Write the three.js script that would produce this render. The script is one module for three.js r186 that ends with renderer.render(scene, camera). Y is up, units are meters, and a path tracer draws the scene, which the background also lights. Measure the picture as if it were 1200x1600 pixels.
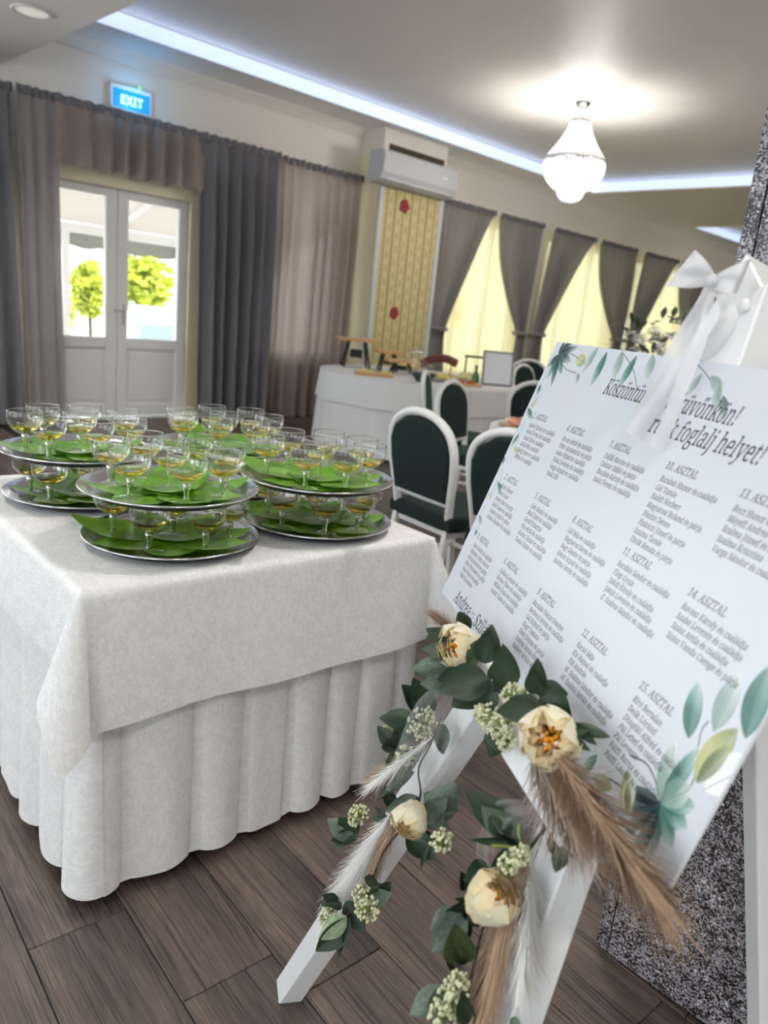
import * as THREE from 'three';
import { mergeGeometries } from 'three/addons/utils/BufferGeometryUtils.js';
import { RoundedBoxGeometry } from 'three/addons/geometries/RoundedBoxGeometry.js';
import { RectAreaLightUniformsLib } from 'three/addons/lights/RectAreaLightUniformsLib.js';

RectAreaLightUniformsLib.init();
const V = (x, y, z) => new THREE.Vector3(x, y, z);
const scene = new THREE.Scene();

// ---------- camera ----------
const camera = new THREE.PerspectiveCamera(68.2022, 1200 / 1600, 0.05, 200);
const eye = V(0, 1.35, 0);
camera.position.copy(eye);
camera.quaternion.setFromRotationMatrix(new THREE.Matrix4().makeBasis(V(0.71978, 0.09706, 0.68738), V(0.10739, 0.96269, -0.24838), V(-0.68585, 0.2526, 0.6825)));
camera.focus = 1.45;
camera.userData.fStop = 3.9;

// ---------- sky, sun, exposure ----------
const SKY = 5.3;
scene.background = new THREE.Color(0.86, 0.93, 1.0);
scene.backgroundIntensity = SKY;
const sun = new THREE.DirectionalLight(0xfff1dc, 17);
sun.position.set(9, 17, 12); sun.target.position.set(4, 0, -14);
sun.castShadow = true; sun.shadow.mapSize.set(2048, 2048); sun.shadow.radius = 2;
Object.assign(sun.shadow.camera, { left: -22, right: 22, top: 22, bottom: -22, near: 1, far: 60 });
scene.add(sun, sun.target);
const LED = 1.35, CHAND = 6.5, SPOT = 12;

const renderer = new THREE.WebGLRenderer();
renderer.toneMapping = THREE.LinearToneMapping;
renderer.toneMappingExposure = 0.95;
renderer.shadowMap.enabled = true;

// ---------- helpers ----------
function rng(seed) { let s = seed >>> 0; return () => { s = (s + 0x6d2b79f5) | 0; let t = Math.imul(s ^ (s >>> 15), 1 | s); t = (t + Math.imul(t ^ (t >>> 7), 61 | t)) ^ t; return ((t ^ (t >>> 14)) >>> 0) / 4294967296; }; }
const R = rng(7);
const rr = (a, b) => a + (b - a) * R();
const lerp = (a, b, t) => a + (b - a) * t, clamp = (x, a = 0, b = 1) => Math.min(b, Math.max(a, x));
const smooth = (x) => { x = clamp(x); return x * x * (3 - 2 * x); };
function hash(x, y, s) { let h = Math.imul(x, 374761393) ^ Math.imul(y, 668265263) ^ Math.imul(s, 2147483647 - 61); h = Math.imul(h ^ (h >>> 13), 1274126177); return ((h ^ (h >>> 16)) >>> 0) / 4294967296; }
function noise(x, y, s, px = 1 << 20, py = 1 << 20) {
  const xi = Math.floor(x), yi = Math.floor(y), fx = x - xi, fy = y - yi, u = fx * fx * (3 - 2 * fx), v = fy * fy * (3 - 2 * fy);
  const w = (n, p) => ((n % p) + p) % p, x0 = w(xi, px), x1 = w(xi + 1, px), y0 = w(yi, py), y1 = w(yi + 1, py);
  return lerp(lerp(hash(x0, y0, s), hash(x1, y0, s), u), lerp(hash(x0, y1, s), hash(x1, y1, s), u), v);
}
function dataTex(w, h, fn, srgb = false) {   // fn(u, v) -> [r, g, b] in 0..1
  const d = new Uint8Array(w * h * 4);
  for (let y = 0; y < h; y++) for (let x = 0; x < w; x++) { const c = fn(x / w, y / h), o = (y * w + x) * 4; d[o] = clamp(c[0]) * 255; d[o + 1] = clamp(c[1]) * 255; d[o + 2] = clamp(c[2]) * 255; d[o + 3] = 255; }
  const t = new THREE.DataTexture(d, w, h); t.wrapS = t.wrapT = THREE.RepeatWrapping; t.magFilter = THREE.LinearFilter; t.minFilter = THREE.LinearMipmapLinearFilter; t.generateMipmaps = true;
  if (srgb) t.colorSpace = THREE.SRGBColorSpace; t.needsUpdate = true; return t;
}
const std = (o) => new THREE.MeshStandardMaterial({ side: THREE.DoubleSide, ...o });
const phys = (o) => new THREE.MeshPhysicalMaterial({ side: THREE.DoubleSide, ...o });
const rgb = (r, g, b) => new THREE.Color().setRGB(r, g, b);

const used = new Map();
function numbered(n) { const k = used.get(n) ?? 0; used.set(n, k + 1); return k ? `${n}_${String(k).padStart(3, '0')}` : n; }
function shadows(o) { o.traverse((m) => { if (m.isMesh) { m.castShadow = true; m.receiveShadow = true; } }); return o; }
function tag(o, label, category, group) { o.userData.label = label; o.userData.category = category; if (group) o.userData.group = group; return o; }
function thing(name, label, category, pos = [0, 0, 0], turn = 0, group) {
  const o = new THREE.Group(); o.name = numbered(name); o.position.set(...pos); o.rotation.y = turn; scene.add(o); return tag(o, label, category, group);
}
function part(name, geo, mat, parent) {
  const g = Array.isArray(geo) ? mergeGeometries(geo.map((q) => { const c = q.index ? q.toNonIndexed() : q; for (const k of Object.keys(c.attributes)) if (!['position', 'normal', 'uv'].includes(k)) c.deleteAttribute(k); return c; })) : geo;
  const m = new THREE.Mesh(g, mat); m.name = name; m.castShadow = m.receiveShadow = true; parent.add(m); return m;
}
function struct(name, geo, mat, parent) { const m = part(parent ? name : numbered(name), geo, mat, parent ?? scene); if (!parent) m.userData.kind = 'structure'; return m; }
function structGroup(name, pos = [0, 0, 0]) { const o = new THREE.Group(); o.name = numbered(name); o.position.set(...pos); o.userData.kind = 'structure'; scene.add(o); return o; }
function copyOf(o, label, pos, turn = 0) { const c = o.clone(); c.name = numbered(o.name.replace(/_\d+$/, '')); c.userData = { ...o.userData, label }; c.position.set(...pos); c.rotation.y = turn; scene.add(c); return c; }
const box = (x0, x1, y0, y1, z0, z1) => new THREE.BoxGeometry(x1 - x0, y1 - y0, z1 - z0).translate((x0 + x1) / 2, (y0 + y1) / 2, (z0 + z1) / 2);
const rbox = (w, h, d, r = 0.005, x = 0, y = 0, z = 0, seg = 2) => new RoundedBoxGeometry(w, h, d, seg, r).translate(x, y, z);
function sheet(nu, nv, fn, uvScale = [1, 1]) {
  const p = [], uv = [], ix = [];
  for (let j = 0; j <= nv; j++) for (let i = 0; i <= nu; i++) { const q = fn(i / nu, j / nv); p.push(q[0], q[1], q[2]); uv.push(q[3] ?? (i / nu) * uvScale[0], q[4] ?? (j / nv) * uvScale[1]); }
  for (let j = 0; j < nv; j++) for (let i = 0; i < nu; i++) { const a = j * (nu + 1) + i, b = a + 1, c = a + nu + 1, d = c + 1; ix.push(a, c, b, b, c, d); }
  const g = new THREE.BufferGeometry(); g.setAttribute('position', new THREE.Float32BufferAttribute(p, 3)); g.setAttribute('uv', new THREE.Float32BufferAttribute(uv, 2)); g.setIndex(ix); g.computeVertexNormals(); return g;
}
const lathe = (pts, seg = 40) => new THREE.LatheGeometry(pts.map(([x, y]) => new THREE.Vector2(x, y)), seg);
const tube = (pts, r, seg = 24, rad = 8, closed = false) => new THREE.TubeGeometry(new THREE.CatmullRomCurve3(pts.map((p) => (p.isVector3 ? p : V(...p))), closed), seg, r, rad, closed);
const bar = (a, b, w, d) => { const L = a.distanceTo(b), g = new RoundedBoxGeometry(w, L, d, 1, Math.min(w, d) * 0.12); g.applyQuaternion(new THREE.Quaternion().setFromUnitVectors(V(0, 1, 0), b.clone().sub(a).normalize())); return g.translate((a.x + b.x) / 2, (a.y + b.y) / 2, (a.z + b.z) / 2); };
function extrude(pts, depth, bevel = 0.004, seg = 1) { const s = new THREE.Shape(pts.map(([x, y]) => new THREE.Vector2(x, y))); return new THREE.ExtrudeGeometry(s, { depth: depth - 2 * bevel, bevelEnabled: bevel > 0, bevelSize: bevel, bevelThickness: bevel, bevelSegments: seg, steps: 1 }).translate(0, 0, bevel); }

// ---------- materials ----------
// oiled oak floor: 2.6 m of grain in u, four boards of 0.207 m in v
const woodTone = (u, v, k) => {
  const row = Math.floor(v * 4), x = u * 2.6, y = v * 0.828, w = noise(x * 2.2, y * 14, 3 + row) * 0.035;
  const g1 = noise(x * 1.6, (y + w) * 60, 11 + row), g2 = noise(x * 4, (y + w) * 420, 17 + row), g3 = noise(x * 22, y * 620, 23), big = noise(x * 1.1 + row * 5, y * 9, 31 + row), saw = noise(x * 160, y * 25, 41);
  const vein = smooth((g2 - 0.66) * 5);
  return 0.345 + 0.085 * (g1 - 0.5) + 0.2 * (big - 0.5) + 0.13 * (g3 - 0.5) - 0.13 * vein * k;
};
const woodMap = dataTex(2048, 512, (u, v) => { const t = woodTone(u, v, 1); const w = noise(u * 9, v * 9, 77) * 0.05; return [t * 0.97 + 0.02, t * 0.815 + 0.015 + w * 0.2, t * 0.71 + 0.02 + w * 0.3]; }, true);
const woodBump = dataTex(1024, 512, (u, v) => { const t = woodTone(u, v, 2); return [t, t, t]; });
const M = {};
M.floor = std({ map: woodMap, bumpMap: woodBump, bumpScale: 0.0012, roughness: 0.5 });
M.sub = std({ color: rgb(0.03, 0.024, 0.02), roughness: 0.9 });
const wallBump = dataTex(256, 256, (u, v) => { const t = 0.5 * noise(u * 64, v * 64, 5, 64, 64) + 0.5 * noise(u * 16, v * 16, 6, 16, 16); return [t, t, t]; });
M.wall = std({ color: rgb(0.8, 0.765, 0.69), roughness: 0.9, bumpMap: wallBump, bumpScale: 0.001 });
M.ceil = std({ color: rgb(0.9, 0.885, 0.85), roughness: 0.5, bumpMap: wallBump, bumpScale: 0.0006 });
M.trim = std({ color: rgb(0.8, 0.77, 0.7), roughness: 0.6 });
M.pvc = std({ color: rgb(0.78, 0.78, 0.76), roughness: 0.35 });
M.cream = std({ color: rgb(0.8, 0.72, 0.5), roughness: 0.6 });
M.pane = phys({ color: rgb(1, 1, 1), transmission: 1, thickness: 0, roughness: 0, ior: 1.45 });
// white jacquard cloth
const damask = (u, v) => { const a = noise(u * 24, v * 24, 3, 24, 24), b = noise(u * 90, v * 70, 4, 90, 70), c = noise(u * 260, v * 180, 8, 260, 180); return smooth((a * 0.3 + b * 0.45 + c * 0.5 - 0.5) * 4); };
const clothMap = dataTex(768, 768, (u, v) => { const t = damask(u, v), w = 0.89 + 0.035 * t; return [w, w * 0.995, w * 0.985]; }, true);
const clothRough = dataTex(768, 768, (u, v) => { const t = damask(u, v); return [0, 0.5 + 0.25 * (1 - t), 0]; });
const clothBump = dataTex(768, 768, (u, v) => { const t = damask(u, v) * 0.7 + 0.3 * noise(u * 384, v * 384, 12, 384, 384); return [t, t, t]; });
for (const t of [clothMap, clothRough, clothBump]) t.repeat.set(1.6, 1.6);
M.cloth = phys({ map: clothMap, roughnessMap: clothRough, roughness: 1, bumpMap: clothBump, bumpScale: 0.0006, sheen: 0.3, sheenColor: rgb(1, 1, 1), sheenRoughness: 0.4 });
M.plainCloth = phys({ color: rgb(0.75, 0.75, 0.74), roughness: 0.75, sheen: 0.3 });
// granite
const granTex = dataTex(1024, 1024, (u, v) => {
  const a = noise(u * 240, v * 240, 1, 240, 240), b = noise(u * 150, v * 150, 2, 150, 150), c = noise(u * 340, v * 340, 3, 340, 340), d = noise(u * 30, v * 30, 4, 30, 30);
  const t = a * 0.5 + b * 0.35 + c * 0.3 + (d - 0.5) * 0.2;
  const k = smooth((t - 0.45) * 4.6), w = smooth((noise(u * 120, v * 120, 9, 120, 120) - 0.7) * 6);
  const l = 0.11 + 0.47 * k + 0.22 * w; return [l * 1.02, l * 0.985, l * 1.01];
}, true);
M.granite = std({ map: granTex, roughness: 0.28 });
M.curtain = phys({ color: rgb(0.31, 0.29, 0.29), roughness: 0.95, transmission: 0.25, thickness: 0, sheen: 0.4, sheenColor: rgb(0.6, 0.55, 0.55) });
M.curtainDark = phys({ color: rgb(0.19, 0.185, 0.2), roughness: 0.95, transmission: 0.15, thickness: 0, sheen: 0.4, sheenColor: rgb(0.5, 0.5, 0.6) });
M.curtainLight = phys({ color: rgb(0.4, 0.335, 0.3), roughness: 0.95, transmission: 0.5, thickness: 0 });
M.sheer = phys({ color: rgb(0.9, 0.83, 0.52), roughness: 0.85, transmission: 0.35, thickness: 0 });
M.white = std({ color: rgb(0.8, 0.8, 0.8), roughness: 0.45 });
M.plastic = std({ color: rgb(0.52, 0.54, 0.55), roughness: 0.5 });
M.dark = std({ color: rgb(0.02, 0.02, 0.02), roughness: 0.6 });
M.brown = std({ color: rgb(0.05, 0.035, 0.015), roughness: 0.7 });
M.steel = std({ color: rgb(0.78, 0.78, 0.8), metalness: 1, roughness: 0.2 });
M.glass = phys({ color: rgb(1, 1, 1), transmission: 1, thickness: 0, roughness: 0.0, ior: 1.5 });
M.glassSolid = phys({ color: rgb(1, 1, 1), transmission: 1, thickness: 0.01, roughness: 0.0, ior: 1.47 });
M.wine = phys({ color: rgb(1, 1, 1), transmission: 1, thickness: 0.02, roughness: 0, ior: 1.33, attenuationColor: rgb(0.97, 0.84, 0.32), attenuationDistance: 0.035 });
const leafTex = (base, vein, seed) => dataTex(256, 256, (u, v) => {
  const x = Math.abs(u - 0.5) * 2, s = Math.abs(((v * 9 - x * 2.6) % 1 + 1) % 1 - 0.5) * 2, mid = smooth((0.035 - x) * 60), side = smooth((s - 0.9) * 10) * 0.5, n = 0.86 + 0.28 * noise(u * 12, v * 12, seed);
  const k = Math.max(mid, side); return base.map((b, i) => lerp(b * n, vein[i], k * 0.6));
}, true);
M.trayLeaf = phys({ map: leafTex([0.47, 0.7, 0.15], [0.6, 0.8, 0.34], 3), roughness: 0.32, transmission: 0.25, thickness: 0 });
const LEAF = {
  d: phys({ map: leafTex([0.17, 0.25, 0.16], [0.25, 0.34, 0.23], 5), roughness: 0.55, transmission: 0.1, thickness: 0 }),
  g: phys({ map: leafTex([0.40, 0.47, 0.40], [0.5, 0.56, 0.5], 6), roughness: 0.65, transmission: 0.15, thickness: 0 }),
  o: phys({ map: leafTex([0.27, 0.33, 0.17], [0.37, 0.43, 0.26], 8), roughness: 0.5, transmission: 0.2, thickness: 0 }),
  l: phys({ map: leafTex([0.58, 0.66, 0.52], [0.7, 0.77, 0.64], 9), roughness: 0.65, transmission: 0.2, thickness: 0 }),
};
LEAF.y = LEAF.o;
M.petal = phys({ color: rgb(0.94, 0.82, 0.52), roughness: 0.7, transmission: 0.4, thickness: 0 });
M.petalDeep = phys({ color: rgb(0.96, 0.74, 0.4), roughness: 0.7, transmission: 0.4, thickness: 0 });
M.petalPale = phys({ color: rgb(0.92, 0.86, 0.67), roughness: 0.7, transmission: 0.35, thickness: 0 });
M.flowerWhite = std({ color: rgb(0.86, 0.86, 0.82), roughness: 0.7 });
M.stamen = std({ color: rgb(0.95, 0.36, 0.01), roughness: 0.7 });
M.berry = std({ color: rgb(0.62, 0.63, 0.4), roughness: 0.5 });
M.stemGreen = std({ color: rgb(0.3, 0.36, 0.09), roughness: 0.6 });
M.stemDark = std({ color: rgb(0.04, 0.03, 0.02), roughness: 0.8 });
const HAIR = { b: std({ color: rgb(0.46, 0.315, 0.21), roughness: 0.9 }), p: std({ color: rgb(0.62, 0.5, 0.4), roughness: 0.9 }), w: std({ color: rgb(0.85, 0.84, 0.8), roughness: 0.9 }) };
M.tulle = std({ color: rgb(0.9, 0.92, 0.92), roughness: 1, transparent: true, opacity: 0.14 });
M.satin = phys({ color: rgb(0.82, 0.82, 0.83), roughness: 0.5, transmission: 0.42, thickness: 0, sheen: 0.5 });
M.paint = std({ color: rgb(0.83, 0.83, 0.83), roughness: 0.42 });
M.chairWhite = std({ color: rgb(0.76, 0.76, 0.74), roughness: 0.4 });
M.velvet = phys({ color: rgb(0.002, 0.015, 0.0125), roughness: 0.9, sheen: 0.28, sheenColor: rgb(0.02, 0.5, 0.36), sheenRoughness: 0.5 });
M.boardWood = std({ color: rgb(0.6, 0.36, 0.16), roughness: 0.6 });
M.food = std({ color: rgb(0.75, 0.6, 0.2), roughness: 0.7 });
M.foodRed = std({ color: rgb(0.5, 0.08, 0.02), roughness: 0.5 });
M.led = std({ color: rgb(0.7, 0.8, 0.95), emissive: rgb(0.56, 0.68, 1.0), emissiveIntensity: 0.95 });

// =====================================================================
// the room
// =====================================================================
const ZW = -7.6, YS = 3.48, YC = 3.62, X0 = -3.2, X1 = 19, Z1 = 4;
// floor: a slab, and the planks lying on it (they run four degrees off the long wall's normal)
{
  const floor = struct('floor', box(X0, X1, -0.2, -0.012, ZW, Z1), M.sub);
  const ang = THREE.MathUtils.degToRad(94), D = [Math.cos(ang), Math.sin(ang)], A = [Math.sin(ang), -Math.cos(ang)];
  const W = 0.207, L = 1.3, gap = 0.0016;
  const plankGeo = (k) => {                          // bevelled board, length along x, uv in the grain map
    const hl = L / 2 - gap / 2, hw = W / 2 - gap / 2, b = 0.0022, y = 0.012, r = rng(k + 90), u0 = r() * 0.5, v0 = (k % 4) * 0.25;
    const p = [], uv = [], ix = [], put = (x, yy, z) => { p.push(x, yy, z); uv.push(u0 + (x / L + 0.5) * 0.5, v0 + (z / W + 0.5) * 0.25); return p.length / 3 - 1; };
    const ring = (e, yy) => [put(-hl + e, yy, -hw + e), put(hl - e, yy, -hw + e), put(hl - e, yy, hw - e), put(-hl + e, yy, hw - e)];
    const t = ring(b, y); ix.push(t[0], t[2], t[1], t[0], t[3], t[2]);
    const t2 = ring(b, y), m = ring(0, y - b), m2 = ring(0, y - b), d = ring(0, 0);
    for (const [q, s] of [[t2, m], [m2, d]]) for (let i = 0; i < 4; i++) { const j = (i + 1) % 4; ix.push(q[i], q[j], s[i], q[j], s[j], s[i]); }
    const g = new THREE.BufferGeometry(); g.setAttribute('position', new THREE.Float32BufferAttribute(p, 3)); g.setAttribute('uv', new THREE.Float32BufferAttribute(uv, 2)); g.setIndex(ix); const n = g.toNonIndexed(); n.computeVertexNormals(); return n;
  };
  const variants = Array.from({ length: 12 }, (_, k) => plankGeo(k));
  const tones = [0.96, 1.04, 0.9, 1.0].map((t) => { const m = M.floor.clone(); m.color.setScalar(t); return m; });
  const rest = [];
  for (let i = -40; i < 95; i++) {
    const a = 0.353 + W * (i + 0.5), off = i === 0 ? -1.388 : i === 1 ? -1.096 : i === 4 ? -0.53 : (hash(i, 3, 5) * L);
    for (let j = -9; j < 9; j++) {
      const t = off + (j + 0.5) * L, x = A[0] * a + D[0] * t, z = A[1] * a + D[1] * t;
      if (x < X0 + 0.7 || x > X1 - 0.7 || z < ZW + 0.1 || z > Z1 - 0.7) continue;
      const near = x > 0.1 && x < 6.6 && z < 0.4 && x > -z * 0.22 - 0.5 && z > -7.3, g = variants[Math.floor(hash(i, j, 2) * 12)];
      if (near) { const m = part('plank', g, tones[Math.floor(hash(i, j, 9) * 4)], floor); m.position.set(x, -0.012, z); m.rotation.y = -ang; }
      else rest.push(g.clone().rotateY(-ang).translate(x, -0.012, z));
    }
  }
  const m = part('plank_field', rest, M.floor, floor); m.userData.kind = 'stuff';
}
// walls
const openings = [[2.62, 4.46, 0, 2.42], [5.2, 6.5, 0.7, 2.8], [8.1, 10.25, 0.55, 2.82], [10.75, 13.15, 0.55, 2.82], [13.65, 16, 0.55, 2.82], [-2.4, 1.2, 0.6, 2.8]].sort((a, b) => a[0] - b[0]);
{
  const g = []; let x = X0 - 0.25;
  for (const [a, b, y0, y1] of openings) { g.push(box(x, a, -0.2, YC + 0.1, ZW - 0.28, ZW)); if (y0 > 0) g.push(box(a, b, -0.2, y0, ZW - 0.28, ZW)); g.push(box(a, b, y1, YC + 0.1, ZW - 0.28, ZW)); x = b; }
  g.push(box(x, X1 + 0.25, -0.2, YC + 0.1, ZW - 0.28, ZW)); struct('wall_back', g, M.wall);
  const gl = []; let z = ZW;                          // wall out of view; its three tall windows light the board and cloth
  const side = [[-5.8, -3.4], [-2.6, -0.2], [0.6, 3]];
  for (const [a, b] of side) { gl.push(box(X0 - 0.25, X0, -0.2, YC + 0.1, z, a), box(X0 - 0.25, X0, -0.2, 0.6, a, b), box(X0 - 0.25, X0, 2.9, YC + 0.1, a, b)); z = b; }
  gl.push(box(X0 - 0.25, X0, -0.2, YC + 0.1, z, Z1)); struct('wall_left', gl, M.wall);
  struct('wall_right', box(X1, X1 + 0.25, -0.2, YC + 0.1, ZW, Z1), M.wall);
  struct('wall_front', box(X0 - 0.25, X1 + 0.25, -0.2, YC + 0.1, Z1, Z1 + 0.25), M.wall);
  for (const [a, b] of side) {
    const w = structGroup('window');  // unseen window, placed for daylight on the board and cloth
    part('window_frame', [box(X0 - 0.16, X0 - 0.1, 0.6, 0.67, a, b), box(X0 - 0.16, X0 - 0.1, 2.83, 2.9, a, b), ...[a, (a + b) / 2 - 0.035, b - 0.07].map((k) => box(X0 - 0.16, X0 - 0.1, 0.67, 2.83, k, k + 0.07))], M.pvc, w);
    for (const k of [0, 1]) { const h = (b - a) / 2; part('pane', box(X0 - 0.13, X0 - 0.126, 0.67, 2.83, a + 0.07 + k * (h - 0.035), a + h - 0.035 + k * (h - 0.035)), M.pane, w); }
  }
}
// long wall's windows behind the drapes
for (const [a, b, y0, y1] of openings.filter((o) => o[2] > 0)) {
  const w = structGroup('window'), z = ZW - 0.2, n = b - a > 2 ? 3 : 2, f = 0.06;
  const bars = []; for (let k = 0; k <= n; k++) bars.push(lerp(a, b - f, k / n));
  part('window_frame', [box(a, b, y0, y0 + f, z, z + 0.06), box(a, b, y1 - f, y1, z, z + 0.06), ...bars.map((k) => box(k, k + f, y0 + f, y1 - f, z, z + 0.06))], M.pvc, w);
  part('window_sill', box(a - 0.03, b + 0.03, y0 - 0.03, y0, ZW - 0.14, ZW + 0.04), M.pvc, w);
  for (let k = 0; k < n; k++) part('pane', box(bars[k] + f, bars[k + 1], y0 + f, y1 - f, z + 0.028, z + 0.032), M.pane, w);
}
// ceiling: slab, lowered border round two lit trays, low soffit over the camera
const TX0 = 2.47, TX1 = 10.95, TX2 = 14.35, TZ0 = -7.03, TZ1 = 1.6, YL = 3.07;
{
  struct('ceiling', [box(X0, X1, YC, YC + 0.1, ZW, Z1)], M.ceil);
  struct('soffit', [box(TX0, X1, YS, YC, ZW, TZ0), box(TX0, X1, YS, YC, TZ1, Z1), box(TX1, TX2, YS, YC, TZ0, TZ1), box(X1 - 0.7, X1, YS, YC, TZ0, TZ1)], M.ceil);
  struct('soffit', box(X0, TX0, YL, YC, ZW, Z1), M.ceil);
  const pts = [[0, 0], [0, -0.1], [0.012, -0.1], [0.02, -0.07], [0.06, -0.03], [0.075, -0.012], [0.075, 0]];
  struct('trim_1', sheet(1, pts.length - 1, (u, v) => { const p = pts[Math.round(v * (pts.length - 1))]; return [lerp(TX0, X1, u), YS + p[1], ZW + p[0]]; }), M.trim);
  struct('trim_2', [box(TX1 - 0.02, TX1 + 0.03, YS - 0.02, YS, TZ0 - 0.02, TZ1), box(TX2 - 0.03, TX2 + 0.02, YS - 0.03, YS, TZ0, TZ1)], M.cream);
  // glowing strip along the tray's edge, one per side, each with its lamp
  const strip = (label, w, x, z, turn) => {
    const t = thing('led_strip', label, 'light strip', [x, (YS + YC) / 2 - 0.005, z], turn);
    part('diffuser', rbox(w, 0.125, 0.012, 0.004, 0, 0, 0.006), M.led, t);
    const l = new THREE.RectAreaLight(0xbcd4ff, LED, w, 0.11); l.position.set(0, 0, 0.02); l.rotation.y = Math.PI; t.add(l);
  };
  strip('long bluish white light strip along the window side of the ceiling tray', TX1 - TX0, (TX0 + TX1) / 2, TZ0, 0);
  strip('bluish white light strip across the far end of the ceiling tray', TZ1 - TZ0 - 0.03, TX1, (TZ0 + TZ1) / 2, -Math.PI / 2);
  strip('light strip along the inner side of the ceiling tray opposite the windows', TX1 - TX0, (TX0 + TX1) / 2, TZ1, Math.PI);
  strip('bluish light strip in the second ceiling tray beyond the cross beam', X1 - 0.7 - TX2, (X1 - 0.7 + TX2) / 2, TZ0, 0);
}
// recessed soffit downlights; all but the first unseen, placed to light the near hall
for (const [x, z, lab] of [[2.13, -5.9, 'round white downlight in the low soffit above the dark curtain'], [0.2, -3.4, 'unseen downlight in the low soffit lighting the aisle beside the table'], [2.0, -1.2, 'unseen downlight in the low soffit lighting the glass table'], [0.2, 0.6, 'unseen downlight in the low soffit lighting the floor behind the camera']]) {
  const t = thing('ceiling_light', lab, 'downlight', [x, YL, z]);
  part('rim', lathe([[0.1, 0], [0.125, -0.002], [0.13, -0.008], [0.12, -0.014], [0.105, -0.012], [0.1, 0]], 36), M.white, t);
  part('diffuser', lathe([[0.001, -0.008], [0.06, -0.008], [0.105, -0.006]], 36), std({ color: rgb(0.85, 0.85, 0.75), emissive: rgb(1, 0.98, 0.85), emissiveIntensity: 0.35 }), t);
  const s = new THREE.SpotLight(0xfcf8f2, SPOT, 0, 1.15, 0.6); s.position.set(0, -0.02, 0); s.target.position.set(0, -2, 0); s.shadow.radius = 5; s.castShadow = true; t.add(s, s.target);
}
// pillar between the curtains: printed wallpaper front, pale corner strips, brown strip near the top
{
  const px0 = 6.62, px1 = 7.76, pz = -7.2;
  const g = structGroup('column');
  part('pillar_core', box(px0 + 0.01, px1 - 0.01, 0, YS, ZW, pz - 0.012), M.wall, g);
  const cv = document.createElement('canvas'); cv.width = 512; cv.height = 1024; const c = cv.getContext('2d');
  c.fillStyle = '#cdbf8e'; c.fillRect(0, 0, 512, 1024);
  for (let k = 0; k < 7; k++) { const x = 36 + k * 73; c.fillStyle = k % 2 ? '#a39660' : '#b3a671'; c.fillRect(x - 9, 0, 18, 1024); c.fillStyle = '#8d8152'; for (let y = 0; y < 40; y++) { c.save(); c.translate(x, y * 26 + 8); c.rotate(0.785); c.fillRect(-4, -4, 8, 8); c.restore(); } for (let y = 0; y < 20; y++) { c.fillStyle = '#b0a26c'; c.beginPath(); c.ellipse(x + 36, y * 52 + (k % 2) * 26, 6, 13, 0, 0, 7); c.fill(); c.fillStyle = '#e0d5ac'; c.beginPath(); c.ellipse(x + 36, y * 52 + 26 + (k % 2) * 26, 4, 7, 0, 0, 7); c.fill(); } }
  const t = new THREE.CanvasTexture(cv); t.colorSpace = THREE.SRGBColorSpace; t.wrapS = t.wrapT = THREE.RepeatWrapping;
  part('wallpaper_panel', new THREE.PlaneGeometry(px1 - px0 - 0.14, 3.18).translate((px0 + px1) / 2, 1.6, pz - 0.008), std({ map: t, roughness: 0.75 }), g);
  const strip = std({ color: rgb(0.6, 0.62, 0.62), roughness: 0.5 });
  for (const x of [px0, px1 - 0.07]) part('corner_strip', rbox(0.07, 3.2, 0.02, 0.004, x + 0.035, 1.6, pz), strip, g);
  part('side_panel', box(px0 - 0.004, px0 + 0.012, 0, 3.2, ZW, pz - 0.01), M.cream, g);
  part('brown_strip', box(px0 + 0.1, px1 - 0.08, 3.2, 3.31, pz - 0.01, pz + 0.011), M.brown, g);
  // air conditioner
  const ac = thing('air_conditioner', 'white wall air conditioner mounted above the patterned wallpaper pillar', 'air conditioner', [7.05, 2.84, pz + 0.014]);
  const prof = [[0, 0], [0.13, 0], [0.2, 0.03], [0.245, 0.1], [0.25, 0.28], [0.235, 0.325], [0.2, 0.34], [0, 0.34]];
  part('body', extrude(prof, 1.3, 0.006, 2).rotateY(-Math.PI / 2).translate(0.65, 0, 0), M.plastic, ac);
  part('louver', rbox(1.12, 0.012, 0.07, 0.004, 0, 0.03, 0.2).rotateX(0), M.white, ac);
  part('display', rbox(0.09, 0.02, 0.006, 0.002, 0.4, 0.2, 0.252), M.white, ac);
  for (const [y, s, lab] of [[2.66, 1, 'small dark red rosette on the wallpaper just under the air conditioner'], [1.37, 0.9, 'small red rosette low on the wallpaper above the buffet']]) {
    const o = thing('wall_rosette', lab, 'ornament', [7.06, y, pz]);
    const red = std({ color: rgb(0.3, 0.02, 0.03), roughness: 0.5 });
    for (let k = 0; k < 5; k++) { const m = part('petal', lathe([[0.001, 0.014], [0.03, 0.012], [0.042, 0], [0.001, 0]], 14), red, o); m.rotation.x = Math.PI / 2; m.position.set(0.045 * s * Math.cos(k * 1.257), 0.045 * s * Math.sin(k * 1.257), 0); }
    part('centre', new THREE.SphereGeometry(0.028, 12, 8), red, o);
  }
}
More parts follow.
